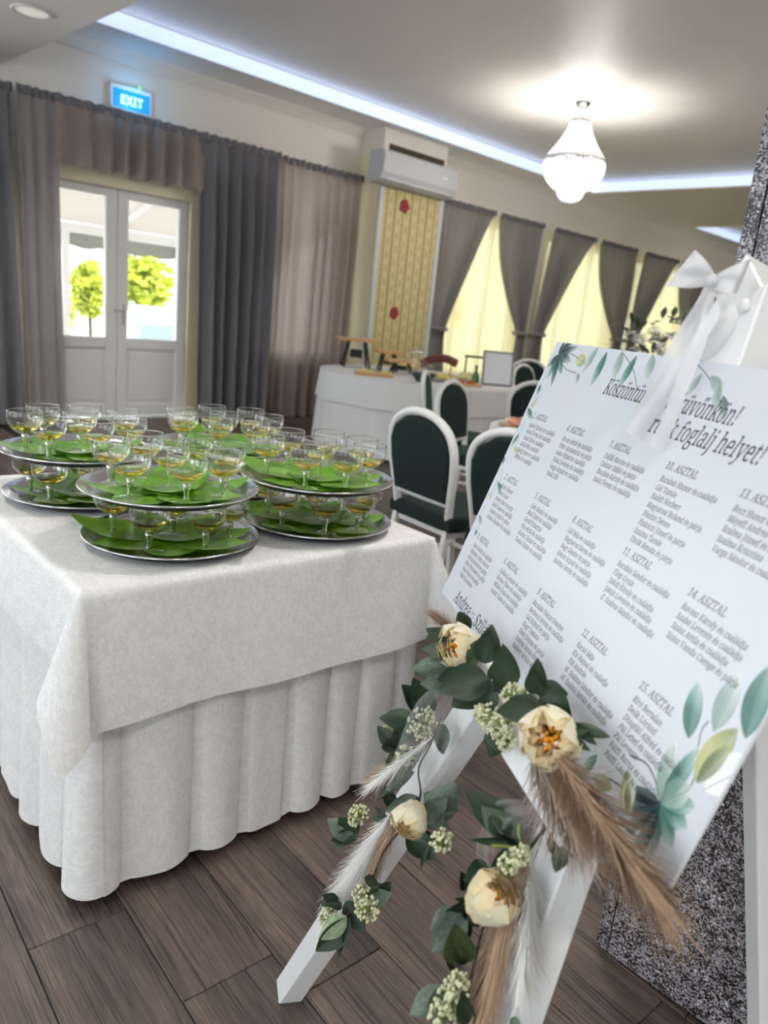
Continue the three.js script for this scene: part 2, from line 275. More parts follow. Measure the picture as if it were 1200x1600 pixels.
// double door
{
  const d = structGroup('door_1'), z = ZW - 0.1;
  const x0 = 2.78, xm = 3.55, x1 = 4.34, top = 2.3;
  part('door_lining', [box(2.62, 2.7, 0, 2.42, ZW - 0.28, ZW + 0.02), box(4.42, 4.5, 0, 2.42, ZW - 0.28, ZW + 0.02), box(2.62, 4.5, 2.36, 2.46, ZW - 0.28, ZW + 0.02)], M.cream, d);
  part('casing', [rbox(0.16, 2.42, 0.03, 0.005, 4.385, 1.21, ZW + 0.02), rbox(0.16, 2.42, 0.03, 0.005, 2.73, 1.21, ZW + 0.02), rbox(1.815, 0.15, 0.03, 0.005, 3.5575, 2.345, ZW + 0.021)], M.cream, d);
  part('door_frame', [rbox(0.08, 2.36, 0.08, 0.008, 2.74, 1.18, z), rbox(0.08, 2.36, 0.08, 0.008, 4.38, 1.18, z), rbox(1.64, 0.07, 0.08, 0.008, 3.56, 2.33, z), rbox(1.64, 0.03, 0.08, 0.006, 3.56, 0.015, z)], M.pvc, d);
  for (const [a, b] of [[x0, xm], [xm, x1]]) {
    const w = b - a, s = 0.115, leaf = part('door_leaf', [rbox(s, top - 0.04, 0.07, 0.01, a + s / 2 + 0.002, top / 2 + 0.02, z + 0.02), rbox(s, top - 0.04, 0.07, 0.01, b - s / 2 - 0.002, top / 2 + 0.02, z + 0.02), rbox(w - 2 * s, 0.11, 0.07, 0.01, (a + b) / 2, top - 0.055, z + 0.02), rbox(w - 2 * s, 0.12, 0.07, 0.01, (a + b) / 2, 0.1, z + 0.02), rbox(w - 2 * s, 0.11, 0.07, 0.01, (a + b) / 2, 0.79, z + 0.02)], M.pvc, d);
    part('pane', box(a + s, b - s, 0.845, top - 0.11, z + 0.018, z + 0.022), M.pane, leaf);
    part('lower_panel', [box(a + s, b - s, 0.16, 0.735, z + 0.008, z + 0.03), rbox(w - 2 * s - 0.08, 0.5, 0.03, 0.01, (a + b) / 2, 0.447, z + 0.025)], M.pvc, leaf);
  }
  part('handle', [rbox(0.035, 0.2, 0.012, 0.004, xm + 0.06, 1.08, z + 0.06), tube([[xm + 0.06, 1.12, z + 0.065], [xm + 0.06, 1.12, z + 0.1], [xm + 0.02, 1.12, z + 0.105], [xm - 0.05, 1.115, z + 0.105]], 0.009, 12, 8)], M.steel, d);
}
// exit sign
{
  const t = thing('exit_sign', 'blue lit EXIT sign on the wall above the valance', 'sign', [3.635, 2.97, ZW]);
  part('housing', rbox(0.42, 0.22, 0.05, 0.01, 0, 0.11, 0.025), M.white, t);
  const cv = document.createElement('canvas'); cv.width = 512; cv.height = 224; const c = cv.getContext('2d');
  c.fillStyle = '#0a86cf'; c.fillRect(0, 0, 512, 224); c.fillStyle = '#eefaff'; c.font = 'bold 150px sans-serif'; c.textAlign = 'center'; c.textBaseline = 'middle'; c.fillText('EXIT', 256, 116);
  const x = new THREE.CanvasTexture(cv); x.colorSpace = THREE.SRGBColorSpace;
  part('sign_face', new THREE.PlaneGeometry(0.375, 0.165).translate(0, 0.095, 0.0515), std({ map: x, emissiveMap: x, emissive: rgb(1, 1, 1), emissiveIntensity: 0.75, roughness: 0.4 }), t);
  part('indicator', new THREE.SphereGeometry(0.016, 12, 8).translate(0.09, 0.235, 0.03), std({ color: rgb(0.1, 0.7, 0.3), emissive: rgb(0.2, 1, 0.45), emissiveIntensity: 1 }), t);
  const l = new THREE.PointLight(0x66b8ff, 0.25); l.position.set(0, 0.1, 0.2); t.add(l);
}
// granite pillar beside the easel
{
  const g = structGroup('column'), x = 1.43, z0 = -0.604, z1 = 0.02;
  part('pillar_core', box(x + 0.03, x + 0.59, 0.004, YL, z0 + 0.03, z1 - 0.03), M.dark, g);
  const uvScale = (geo, k) => { const p = geo.attributes.position, n = geo.attributes.normal, uv = geo.attributes.uv; for (let i = 0; i < p.count; i++) { const ax = Math.abs(n.getX(i)) > 0.6; uv.setXY(i, (ax ? p.getZ(i) : p.getX(i)) * k, p.getY(i) * k); } return geo; };
  for (const [y0, y1] of [[0.006, 1.248], [1.252, 2.498], [2.502, 3.066]]) {
    part('panel', uvScale(rbox(0.025, y1 - y0, z1 - z0 - 0.03, 0.002, x + 0.0125, (y0 + y1) / 2, (z0 + 0.03 + z1) / 2), 1.7), M.granite, g);
    part('panel', uvScale(rbox(0.62, y1 - y0, 0.027, 0.002, x + 0.31 + 0.001, (y0 + y1) / 2, z0 + 0.0135), 1.7), M.granite, g);
    part('panel', uvScale(rbox(0.62, y1 - y0, 0.027, 0.002, x + 0.31 + 0.001, (y0 + y1) / 2, z1 + 0.0135), 1.7), M.granite, g);
  }
}

// =====================================================================
// drapes and sheers along the long wall
// =====================================================================
const ZC = -7.45, YT = 2.89;
function drape(name, label, mat, { top, bottom, y0 = YT, y1 = 0.02, z = ZC, folds = 12, amp = 0.035, edge, seed = 1, category = 'curtain', group, heading = true, nv = 26 }) {
  const r = rng(seed), ph = [r() * 6, r() * 6, r() * 6], t = thing(name, label, category, [0, 0, 0], 0, group);
  const e = edge ?? ((v) => [lerp(top[0], bottom[0], v), lerp(top[1], bottom[1], v), 1]);
  const w = (u, v) => Math.sin(u * folds * 6.283 + ph[0] + 0.5 * Math.sin(u * 9 + ph[1])) + 0.45 * Math.sin(u * folds * 2.37 * 3 + ph[2] + v * 0.8) + 0.3 * Math.sin(u * 17 + ph[1] + v);
  const at = (u, v) => { const [a, b, k] = e(v); return [lerp(a, b, u) + 0.012 * w(u + 0.02, v) * (1 - v), lerp(y0, y1 + (category === 'valance' ? 0.02 * w(u * 1.7, 0) : 0), v), z + amp * (0.35 + 0.65 * Math.min(1, v * 4)) * (k ?? 1) * w(u, v), u * (top[1] - top[0]) * 1.6, v * 2.6]; };
  part('fabric', sheet(Math.round(folds * 12), nv, at), mat, t);
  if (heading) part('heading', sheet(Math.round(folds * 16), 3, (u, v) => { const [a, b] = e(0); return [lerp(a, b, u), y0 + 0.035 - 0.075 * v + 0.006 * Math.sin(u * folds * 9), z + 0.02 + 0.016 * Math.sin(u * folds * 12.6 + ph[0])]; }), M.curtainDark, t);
  return t;
}
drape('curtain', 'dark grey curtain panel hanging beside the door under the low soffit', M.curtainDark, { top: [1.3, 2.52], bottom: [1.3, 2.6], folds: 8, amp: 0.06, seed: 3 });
drape('curtain', 'narrow curtain edge over the door frame, paler for the door light behind', M.curtain, { top: [2.52, 2.86], bottom: [2.58, 2.92], folds: 3, amp: 0.025, z: ZC + 0.05, seed: 8 });  // same curtain in paler cloth, standing in for door light shining through
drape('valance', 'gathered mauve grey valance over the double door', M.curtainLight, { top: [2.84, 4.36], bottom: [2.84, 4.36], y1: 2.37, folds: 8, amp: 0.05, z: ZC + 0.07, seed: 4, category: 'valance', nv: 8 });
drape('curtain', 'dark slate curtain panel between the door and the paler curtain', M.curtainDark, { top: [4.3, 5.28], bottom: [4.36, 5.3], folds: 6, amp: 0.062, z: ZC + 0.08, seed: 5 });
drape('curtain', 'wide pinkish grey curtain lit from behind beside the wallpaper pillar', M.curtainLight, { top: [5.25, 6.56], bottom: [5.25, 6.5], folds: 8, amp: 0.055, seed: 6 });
// tied-back drapes: the edges sweep to the tie, then fall straight
const tied = (t0, t1, k0, k1, yt) => (v) => {
  const vt = (YT - yt) / (YT - 0.02), s = v < vt ? v / vt : 1, q = s * s * (1.25 - 0.25 * s), open = Math.pow(s, 0.8), a = lerp(t0, k0, k0 > t0 ? q : open), b = lerp(t1, k1, k1 < t1 ? open : q);
  const fall = v > vt ? 1 + 0.8 * smooth((v - vt) * 3) : 1, m = (a + b) / 2; return [m + (a - m) * fall, m + (b - m) * fall, 1 - 0.45 * s];
};
const tieGroup = (lab, seed, top, knot, yt) => {
  drape('curtain', lab, M.curtain, { top, bottom: top, edge: tied(top[0], top[1], knot[0], knot[1], yt), folds: 8, amp: 0.045, seed, z: ZC + 0.05 });
  const m = (knot[0] + knot[1]) / 2, w = (knot[1] - knot[0]) / 2 + 0.01, t = thing('curtain_tie', 'grey tie band on the ' + lab.split(' ').slice(0, 11).join(' ').replace(/ (the|its|to|and)$/, ''), 'tie', [m, yt, ZC + 0.05]);
  part('band', new THREE.TorusGeometry(1, 0.3, 8, 28).rotateX(Math.PI / 2).scale(w, 0.1, 0.11), M.curtain, t);
};
tieGroup('swept grey curtain right beside the wallpaper pillar', 11, [7.95, 9.1], [7.98, 8.25], 1.22);
tieGroup('grey curtain sweeping to meet its pair between the first and second sheers', 12, [9.2, 10.3], [9.98, 10.2], 1.26);
tieGroup('grey curtain opening the second sheer on its near side', 13, [10.62, 11.85], [10.42, 10.66], 1.26);
tieGroup('grey curtain closing the far side of the second sheer', 14, [12.02, 13.25], [12.98, 13.22], 1.3);
tieGroup('far grey curtain seen over the seating board ribbon', 15, [13.55, 14.9], [13.5, 13.75], 1.3);
tieGroup('furthest grey curtain beyond the white flowers', 16, [15.1, 16.2], [15.95, 16.2], 1.3);
drape('sheer_curtain', 'cream sheer curtain glowing in the first tied window', M.sheer, { top: [7.9, 10.38], bottom: [7.9, 10.38], y0: 2.86, folds: 26, amp: 0.014, z: ZC - 0.06, seed: 21, category: 'sheer curtain', heading: false });
drape('sheer_curtain', 'cream sheer curtain glowing in the second tied window', M.sheer, { top: [10.56, 13.3], bottom: [10.56, 13.3], y0: 2.86, folds: 28, amp: 0.014, z: ZC - 0.06, seed: 22, category: 'sheer curtain', heading: false });
drape('sheer_curtain', 'cream sheer curtain of the far window behind the ribbon bow', M.sheer, { top: [13.48, 16.3], bottom: [13.48, 16.3], y0: 2.86, folds: 28, amp: 0.014, z: ZC - 0.06, seed: 23, category: 'sheer curtain', heading: false });
// white wall casings between the drape pairs
struct('trim_3', [box(10.36, 10.6, 0, 2.86, ZW, ZW + 0.07), box(13.28, 13.52, 0, 2.86, ZW, ZW + 0.07)], M.trim);

// =====================================================================
// outside the door
// =====================================================================
struct('terrace', box(-20, 34, -0.25, -0.12, -40, ZW - 0.29), std({ color: rgb(0.62, 0.6, 0.57), roughness: 0.9 }));
{
  const a = thing('awning', 'beige terrace awning with a white front beam and scalloped grey valance', 'awning', [0, 0, 0]);
  const cloth = phys({ color: rgb(0.5, 0.46, 0.4), roughness: 0.9, transmission: 0.12, thickness: 0 });
  part('canopy', sheet(20, 6, (u, v) => [lerp(0.5, 8, u), lerp(2.98, 2.14, v), lerp(ZW - 0.3, -10.9, v)]), cloth, a);
  for (let k = 0; k < 6; k++) part('rafter', bar(V(0.9 + k * 1.35, 2.94, ZW - 0.32), V(0.9 + k * 1.35, 2.1, -10.85), 0.05, 0.05), M.white, a);
  part('front_beam', rbox(7.5, 0.13, 0.08, 0.01, 4.25, 2.07, -10.92), M.white, a);
  part('valance', sheet(200, 3, (u, v) => [lerp(0.5, 8, u), lerp(2.02, 1.84 - 0.035 * Math.abs(Math.sin(u * 60)), v), -10.95]), std({ color: rgb(0.3, 0.31, 0.28), roughness: 0.9 }), a);
  for (const x of [4.32, 6.05, 1.2]) part('post', box(x - 0.05, x + 0.05, -0.12, 2.05, -10.97, -10.87), M.white, a);
}
function tree(name, lab, x, z, cy, ry, rad, cols, seed) {
  const t = thing(name, lab, 'tree', [x, -0.12, z]), r = rng(seed), g = new THREE.PlaneGeometry(0.16, 0.1, 1, 1), geos = [];
  part('trunk', tube([[0, 0, 0], [0.02, cy * 0.5, 0.02], [-0.02, cy, 0]], 0.04, 10, 8), M.stemDark, t);
  for (let i = 0; i < 800; i++) { const a = r() * 6.283, c = r() * 2 - 1, q = Math.pow(r(), 0.4), s = Math.sqrt(1 - c * c); geos.push(g.clone().rotateX(r() * 6).rotateY(r() * 6).translate(q * s * rad * Math.cos(a), cy + 0.12 + q * c * ry, q * s * rad * Math.sin(a))); }
  const m = part('foliage', geos, phys({ color: rgb(...cols), roughness: 0.7, transmission: 0.45, thickness: 0 }), t); m.userData.kind = 'stuff';
}
tree('tree', 'bright yellow green bush outside the right leaf of the door', 7.22, -14.4, 1.5, 0.6, 0.56, [0.42, 0.5, 0.03], 31);
tree('tree', 'sunlit green bush outside near the middle of the door', 6.1, -14.3, 1.25, 0.52, 0.3, [0.42, 0.5, 0.04], 32);
tree('tree', 'small round green shrub outside the left leaf of the door', 5.42, -14.0, 0.8, 0.36, 0.22, [0.4, 0.5, 0.05], 33);
tree('tree', 'leafy tree outside the first tied window', 13.2, -12.5, 1.5, 0.8, 0.9, [0.4, 0.46, 0.08], 35);
{
  const p = thing('parasol', 'folded orange parasol outside among the shrubs', 'parasol', [6.38, -0.12, -15.6]);
  part('pole', tube([[0, 0, 0], [0, 1.76, 0]], 0.025, 2, 8), M.white, p);
  part('canopy', lathe([[0.01, 1.78], [0.06, 1.7], [0.24, 1.45], [0.22, 1.42], [0.02, 1.5]], 12), std({ color: rgb(0.75, 0.3, 0.06), roughness: 0.8 }), p);
  const b = thing('planter_box', 'pale blue grey planter box on the sunny terrace', 'planter', [6.9, -0.12, -13.3]);
  part('body', rbox(0.8, 0.62, 0.5, 0.03, 0, 0.87, 0), std({ color: rgb(0.32, 0.42, 0.48), roughness: 0.7 }), b);
  for (const k of [-1, 1]) part('foot', rbox(0.08, 0.57, 0.4, 0.01, 0.33 * k, 0.285, 0), M.white, b);
  const f = thing('garden_fence', 'white picket fence along the terrace edge', 'fence', [3.2, -0.12, -16.4]);
  for (const y of [0.35, 0.85]) part('rail', rbox(7, 0.07, 0.03, 0.005, 3.5, y, 0), M.white, f);
  for (let k = 0; k < 34; k++) part('picket', extrude([[-0.045, 0], [0.045, 0], [0.045, 1.0], [0, 1.07], [-0.045, 1.0]], 0.022, 0.002), M.white, f).position.set(0.1 + k * 0.206, 0.03, 0.015);
}

// =====================================================================
// the glass table: folding table, pleated under-cloth, square overlay
// =====================================================================
const TB = { w: 0.95, d: 1.0, y: 0.76, ang: THREE.MathUtils.degToRad(-3), cx: 0, cz: 0 };
TB.cx = 0.593 + 0.475 * 0.9986 + 0.5 * 0.0523; TB.cz = -1.41 + 0.475 * 0.0523 - 0.5 * 0.9986;
const tbl = (x, y, z) => V(TB.cx + x * Math.cos(TB.ang) + z * Math.sin(TB.ang), y, TB.cz - x * Math.sin(TB.ang) + z * Math.cos(TB.ang));
{
  const t = thing('folding_table', 'square serving table standing under the white cloths and trays', 'table', [TB.cx, 0, TB.cz], TB.ang);
  part('tabletop', rbox(0.93, 0.035, 0.98, 0.01, 0, 0.738, 0), M.boardWood, t);
  for (const x of [-1, 1]) for (const z of [-1, 1]) part('leg', tube([[x * 0.4, 0, z * 0.43], [x * 0.4, 0.72, z * 0.43]], 0.016, 2, 10), M.dark, t);
  // under-cloth: box pleats falling to the floor
  const hw = 0.477, hd = 0.502, rc = 0.03;
  const path = []; { const seg = [[-hw + rc, hd, 1, 0, 2 * (hw - rc)], [hw, hd - rc, 0, -1, 2 * (hd - rc)], [hw - rc, -hd, -1, 0, 2 * (hw - rc)], [-hw, -hd + rc, 0, 1, 2 * (hd - rc)]]; const cen = [[hw - rc, hd - rc], [hw - rc, -hd + rc], [-hw + rc, -hd + rc], [-hw + rc, hd - rc]];
    seg.forEach(([x, z, dx, dz, L], k) => { const nx = -dz, nz = dx; for (let i = 0; i <= 150; i++) path.push([x + dx * L * i / 150, z + dz * L * i / 150, k === 0 ? 0 : k === 1 ? 1 : k === 2 ? 0 : -1, k === 0 ? 1 : k === 2 ? -1 : 0]); const [cx, cz] = cen[k]; for (let i = 1; i < 9; i++) { const a = Math.PI / 2 * (1 - i / 9) - k * Math.PI / 2; path.push([cx + rc * Math.cos(a), cz + rc * Math.sin(a), Math.cos(a), Math.sin(a)]); } }); }
  path.push(path[0]);
  const S = [0]; for (let i = 1; i < path.length; i++) S.push(S[i - 1] + Math.hypot(path[i][0] - path[i - 1][0], path[i][1] - path[i - 1][1]));
  const P = S[S.length - 1], seams = [0.055, 0.228, 0.362, 0.49, 0.62, 0.728, 0.855]; { let s = 0.855; const r = rng(5); while (s < P - 0.24) { s += 0.12 + r() * 0.06; seams.push(s); } seams[seams.length - 1] = P - 0.11; }
  const lobe = (s) => { let k = seams.findIndex((q) => q > s), a, b; if (k === 0) { a = seams[seams.length - 1] - P; b = seams[0]; } else if (k < 0) { a = seams[seams.length - 1]; b = seams[0] + P; } else { a = seams[k - 1]; b = seams[k]; } const q = (s - a) / (b - a); return [Math.pow(Math.max(0, Math.sin(Math.PI * q)), 0.3), q, hash(k + 9, 4, 4)]; };
  const cl = thing('table_skirt', 'white pleated under-cloth falling to the floor round the serving table', 'tablecloth', [TB.cx, 0, TB.cz], TB.ang);
  const nv = 22, p = [], uv = [], ix = [], n = path.length;
  for (let j = 0; j <= nv; j++) for (let i = 0; i < n; i++) {
    const v = j / nv, [x, z, nx, nz] = path[i], [l, q, h] = lobe(S[i]), o = 0.003 + v * 0.008 + (l - 0.25) * (0.004 + 0.028 * v) * (0.8 + 0.4 * h) + 0.004 * v * Math.sin(S[i] * 40 + h * 6);
    p.push(x + nx * o + nz * (q - 0.5) * -0.02 * v, lerp(0.752, 0.03 + 0.014 * h * (1 - l * 0.4), v), z + nz * o); uv.push(S[i], v * 0.72);
  }
  for (let j = 0; j < nv; j++) for (let i = 0; i < n - 1; i++) { const a = j * n + i, b = a + 1, c = a + n, d = c + 1; ix.push(a, c, b, b, c, d); }
  const g = new THREE.BufferGeometry(); g.setAttribute('position', new THREE.Float32BufferAttribute(p, 3)); g.setAttribute('uv', new THREE.Float32BufferAttribute(uv, 2)); g.setIndex(ix); g.computeVertexNormals();
  part('pleats', g, M.cloth, cl);
  // overlay: flat on top, hanging on four sides, a folded loop of cloth at each corner
  const ov = thing('tablecloth', 'white jacquard square overlay cloth with a drooping corner', 'tablecloth', [TB.cx, 0, TB.cz], TB.ang);
  const dl = 0.2, dr = 0.33, df = 0.31, db = 0.25, H = 0.478, D = 0.503, ro = 0.016, oy = 0.761;
  const edge = (d) => (d < ro * 1.571 ? [ro * Math.sin(d / ro), ro * (1 - Math.cos(d / ro))] : [ro + 0.05 * (d - ro * 1.571), ro + d - ro * 1.571]);
  const axis = (n, lo, h, hi) => { const a = []; for (let i = 0; i <= 26; i++) a.push(-h - lo * (1 - i / 26)); for (let i = 1; i < n; i++) a.push(-h + 2 * h * i / n); for (let i = 0; i <= 26; i++) a.push(h + hi * i / 26); return a; };
  const us = axis(46, dl, H, dr), vs = axis(46, db, D, df), pp = [], uu = [], ii = [];
  for (const v of vs) for (const u of us) {
    const du = Math.max(0, Math.abs(u) - H), dv = Math.max(0, Math.abs(v) - D), sx = Math.sign(u), sz = Math.sign(v); let x = u, y = oy, z = v;
    if (du > 0 && dv > 0) {
      const rho = Math.hypot(du, dv), ph = Math.atan2(dv, du), k = Math.pow(Math.max(0, Math.sin(2 * ph)), 0.7), Rr = rho * 0.4 * k, ps = lerp(0.02, 1.55, smooth((ph / 1.5708 - 0.1) / 0.8)), psi = sx < 0 && sz > 0 ? lerp(-0.35, 1.5, smooth(ph / 1.5708)) : ps;
      const [o, dn] = edge(rho), base = ro * 0.8;
      x = sx * (H + base * Math.cos(ph) * 1.0 + o * 0.2 + Rr * Math.cos(psi)); z = sz * (D + base * Math.sin(ph) + o * 0.2 + Rr * Math.sin(psi)); y = oy - Math.sqrt(Math.max(dn * dn * 0.94 - Rr * Rr * 0.6, dn * dn * 0.3));
    } else if (du > 0) { const [o, dn] = edge(du); x = sx * (H + o + 0.012 * Math.min(1, du * 8) + 0.008 * Math.sin(v * 8 + 1) * du * 4); y = oy - dn; }
    else if (dv > 0) { const [o, dn] = edge(dv); z = sz * (D + o + (0.03 + 0.012 * Math.sin(u * 7) + 0.008 * Math.sin(u * 17 + 2)) * dv * 2); y = oy - dn; }
    else y = oy + 0.0012 * (noise(u * 9 + 20, v * 9 + 20, 3) - 0.5);
    pp.push(x, y, z); uu.push(u, v);
  }
  const nu = us.length; for (let j = 0; j < vs.length - 1; j++) for (let i = 0; i < nu - 1; i++) { const a = j * nu + i, b = a + 1, c = a + nu, d = c + 1; ii.push(a, c, b, b, c, d); }
  const go = new THREE.BufferGeometry(); go.setAttribute('position', new THREE.Float32BufferAttribute(pp, 3)); go.setAttribute('uv', new THREE.Float32BufferAttribute(uu, 2)); go.setIndex(ii); go.computeVertexNormals();
  part('cloth', go, M.cloth, ov);
}

// =====================================================================
// round tables, chairs, buffet
// =====================================================================
function roundTable(x, z, r, lab, topDrop, skirtLab, topperLab) {
  const t = thing('round_table', lab, 'table', [x, 0, z]);
  part('tabletop', lathe([[0.001, 0.745], [r - 0.02, 0.745], [r - 0.012, 0.735], [r - 0.02, 0.72], [0.001, 0.72], [0.001, 0.745]], 48), M.boardWood, t);
  for (let k = 0; k < 4; k++) part('leg', tube([[0.6 * r * Math.cos(k * 1.571), 0, 0.6 * r * Math.sin(k * 1.571)], [0.6 * r * Math.cos(k * 1.571), 0.72, 0.6 * r * Math.sin(k * 1.571)]], 0.018, 2, 8), M.dark, t);
  const s = thing('table_skirt', skirtLab, 'tablecloth', [x, 0, z]), n = Math.round(r * 34);
  part('pleats', sheet(n * 8, 10, (u, v) => { const a = u * 6.2832, q = r + 0.004 + v * 0.03 + (0.006 + 0.022 * v) * (Math.pow(Math.abs(Math.sin(u * n * Math.PI)), 0.6) - 0.3); return [q * Math.cos(a), lerp(0.755, 0.03, v), q * Math.sin(a), u * r * 6, v * 0.7]; }), M.plainCloth, s);
  const c = thing('tablecloth', topperLab, 'tablecloth', [x, 0, z]);
  part('cloth', sheet(96, 16, (u, v) => { const a = u * 6.2832, flat = v < 0.5, q = flat ? r * v * 2 : r + 0.012 + (v - 0.5) * 0.06 + 0.008 * Math.sin(a * 14) * (v - 0.5) * 2; return [q * Math.cos(a), flat ? 0.761 : 0.761 - (v - 0.5) * 2 * topDrop, q * Math.sin(a), q * Math.cos(a), flat ? q * Math.sin(a) : v]; }), M.plainCloth, c);
}
const DX = 0.7264, DZ = -0.6873;                        // direction from the camera to the buffet
const BC = [DX * 8, DZ * 8];
const buf = (side, deep) => [BC[0] - DZ * side + DX * deep, BC[1] + DX * side + DZ * deep];
roundTable(BC[0], BC[1], 1.0, 'large round buffet table in front of the wallpaper pillar', 0.27, 'white pleated skirt of the round buffet table', 'white round topper cloth spread over the buffet table');
roundTable(4.12, -2.32, 0.66, 'round guest table beside the front green chairs', 0.22, 'white skirt of the guest table among the green chairs', 'white cloth on the guest table with the red food platter');
roundTable(7.35, -3.8, 0.8, 'round guest table carrying the tall white flowers', 0.22, 'white skirt of the guest table below the tall flowers', 'white cloth on the guest table below the tall flowers');

const chair = (() => {
  const t = new THREE.Group(); t.name = 'banquet_chair';
  const back = new THREE.Group(), lean = 0.15, tilt = (g) => g.translate(0, -0.46, 0).rotateX(-lean).translate(0, 0.46, -0.21);
  const hoop = [[-0.185, 0.44, 0], [-0.2, 0.56, 0], [-0.222, 0.7, 0], [-0.222, 0.8, 0], [-0.19, 0.87, 0], [-0.105, 0.925, 0], [0, 0.942, 0], [0.105, 0.925, 0], [0.19, 0.87, 0], [0.222, 0.8, 0], [0.222, 0.7, 0], [0.2, 0.56, 0], [0.185, 0.44, 0]];
  part('back_frame', [tilt(tube(hoop, 0.02, 70, 10)), tilt(tube([[-0.198, 0.535, 0], [0, 0.53, 0.005], [0.198, 0.535, 0]], 0.012, 12, 8))], M.chairWhite, t);
  const pad = [[-0.175, 0.56], [-0.195, 0.7], [-0.195, 0.79], [-0.168, 0.848], [-0.095, 0.894], [0, 0.908], [0.095, 0.894], [0.168, 0.848], [0.195, 0.79], [0.195, 0.7], [0.175, 0.56]];
  part('backrest', tilt(extrude(pad, 0.05, 0.014, 3).translate(0, 0, -0.025)), M.velvet, t);
  const st = [[-0.2, -0.21], [0.2, -0.21], [0.225, 0.1], [0.215, 0.19], [0.15, 0.225], [-0.15, 0.225], [-0.215, 0.19], [-0.225, 0.1]];
  part('seat', extrude(st, 0.075, 0.022, 3).rotateX(Math.PI / 2).translate(0, 0.485, 0), M.velvet, t);
  part('seat_frame', extrude(st.map(([x, z]) => [x * 0.99, z * 0.99]), 0.03, 0.005).rotateX(Math.PI / 2).translate(0, 0.412, 0), M.chairWhite, t);
  for (const s of [-1, 1]) { part('leg', bar(V(s * 0.2, 0, 0.21), V(s * 0.19, 0.4, 0.18), 0.03, 0.03), M.chairWhite, t); part('leg', bar(V(s * 0.195, 0, -0.27), V(s * 0.185, 0.46, -0.205), 0.03, 0.03), M.chairWhite, t); }
  part('stretcher', [bar(V(-0.19, 0.2, 0.195), V(0.19, 0.2, 0.195), 0.018, 0.018), bar(V(-0.19, 0.2, 0.195), V(-0.19, 0.2, -0.235), 0.018, 0.018), bar(V(0.19, 0.2, 0.195), V(0.19, 0.2, -0.235), 0.018, 0.018)], M.chairWhite, t);
  t.userData = { category: 'chair', group: 'green banquet chairs with white frames' }; return t;
})();
for (const [x, z, fx, fz, lab] of CHAIRS()) { const c = copyOf(chair, lab, [x, 0, z], Math.atan2(fx, fz)); }
function CHAIRS() {
  return [
    [2.81, -2.31, 1.02, 0.12, 'dark green banquet chair with its back to the glass table'],
    [2.8, -1.82, 1.02, -0.1, 'dark green banquet chair half hidden by the edge of the seating board'],
    [4.14, -3.24, 0.25, 0.97, 'green banquet chair seen from the side behind the front chair'],
    [4.62, -3.9, 0.6, 0.8, 'green banquet chair mostly hidden left of the front chair frame'],
    [4.95, -3.3, -0.65, 0.8, 'dark banquet chair on the buffet side of the guest table'],
    [8.35, -5.9, -0.8, 0.6, 'green banquet chair standing beyond the paper frame of the buffet'],
    [8.95, -5.35, -1, 0.2, 'far green banquet chair showing over the corner of the seating board'],
    [7.3, -4.95, 0.1, 1, 'pale sided banquet chair beside the buffet frame'],
  ];
}
// buffet
const at = (s, d) => { const [x, z] = buf(s, d); return [x, 0.762, z]; };
const turnB = Math.atan2(-DX, -DZ);
function riser(lab, s, d, h, w, dep) {
  const t = thing('food_riser', lab, 'riser', at(s, d), turnB + 0.25);
  part('board', rbox(w, 0.03, dep, 0.006, 0, h, 0), M.boardWood, t);
  for (const k of [-1, 1]) part('foot', [bar(V(k * w * 0.32, 0.002, -dep * 0.3), V(k * w * 0.2, h - 0.014, -dep * 0.2), 0.022, 0.022), bar(V(k * w * 0.32, 0.002, dep * 0.3), V(k * w * 0.2, h - 0.014, dep * 0.2), 0.022, 0.022)], M.dark, t);
  part('cross_plate', rbox(w * 0.3, h * 0.3, 0.02, 0.004, 0, h * 0.5, 0), M.dark, t);
}
riser('tallest wooden food riser on a black stand at the pillar end of the buffet', -0.68, 0.3, 0.29, 0.44, 0.3);
riser('middle wooden food riser with orange brown board on the buffet', -0.33, 0.22, 0.2, 0.28, 0.26);
riser('low wooden food riser before the wallpaper on the buffet', -0.17, 0.0, 0.13, 0.34, 0.24);
function slab(lab, s, d, w, dep, mat, bits) {
  const t = thing('serving_board', lab, 'serving board', at(s, d), turnB + 0.1), r = rng(Math.round(90 + s * 50));
  part('board', rbox(w, 0.025, dep, 0.008, 0, 0.014, 0), M.boardWood, t);
  for (let k = 0; k < bits; k++) { const o = thing('food_slice', lab.replace(/^.*?board/, 'small savoury slice on the board'), 'food', [0, 0, 0], r() * 3, 'slices on the buffet boards'); const p = at(s, d); const a = turnB + 0.1, lx = (r() - 0.5) * w * 0.8, lz = (r() - 0.5) * dep * 0.7; o.position.set(p[0] + lx * Math.cos(a) + lz * Math.sin(a), 0.789, p[2] - lx * Math.sin(a) + lz * Math.cos(a)); part('slice', lathe([[0.001, 0], [0.028, 0], [0.032, 0.008], [0.026, 0.02], [0.001, 0.024]], 12), mat, o); }
}
slab('wooden serving board of snacks at the front edge near the buffet risers', -0.42, -0.58, 0.38, 0.2, M.food, 7);
slab('wooden serving board at the front edge before the paper frame', 0.45, -0.66, 0.32, 0.2, M.foodRed, 6);
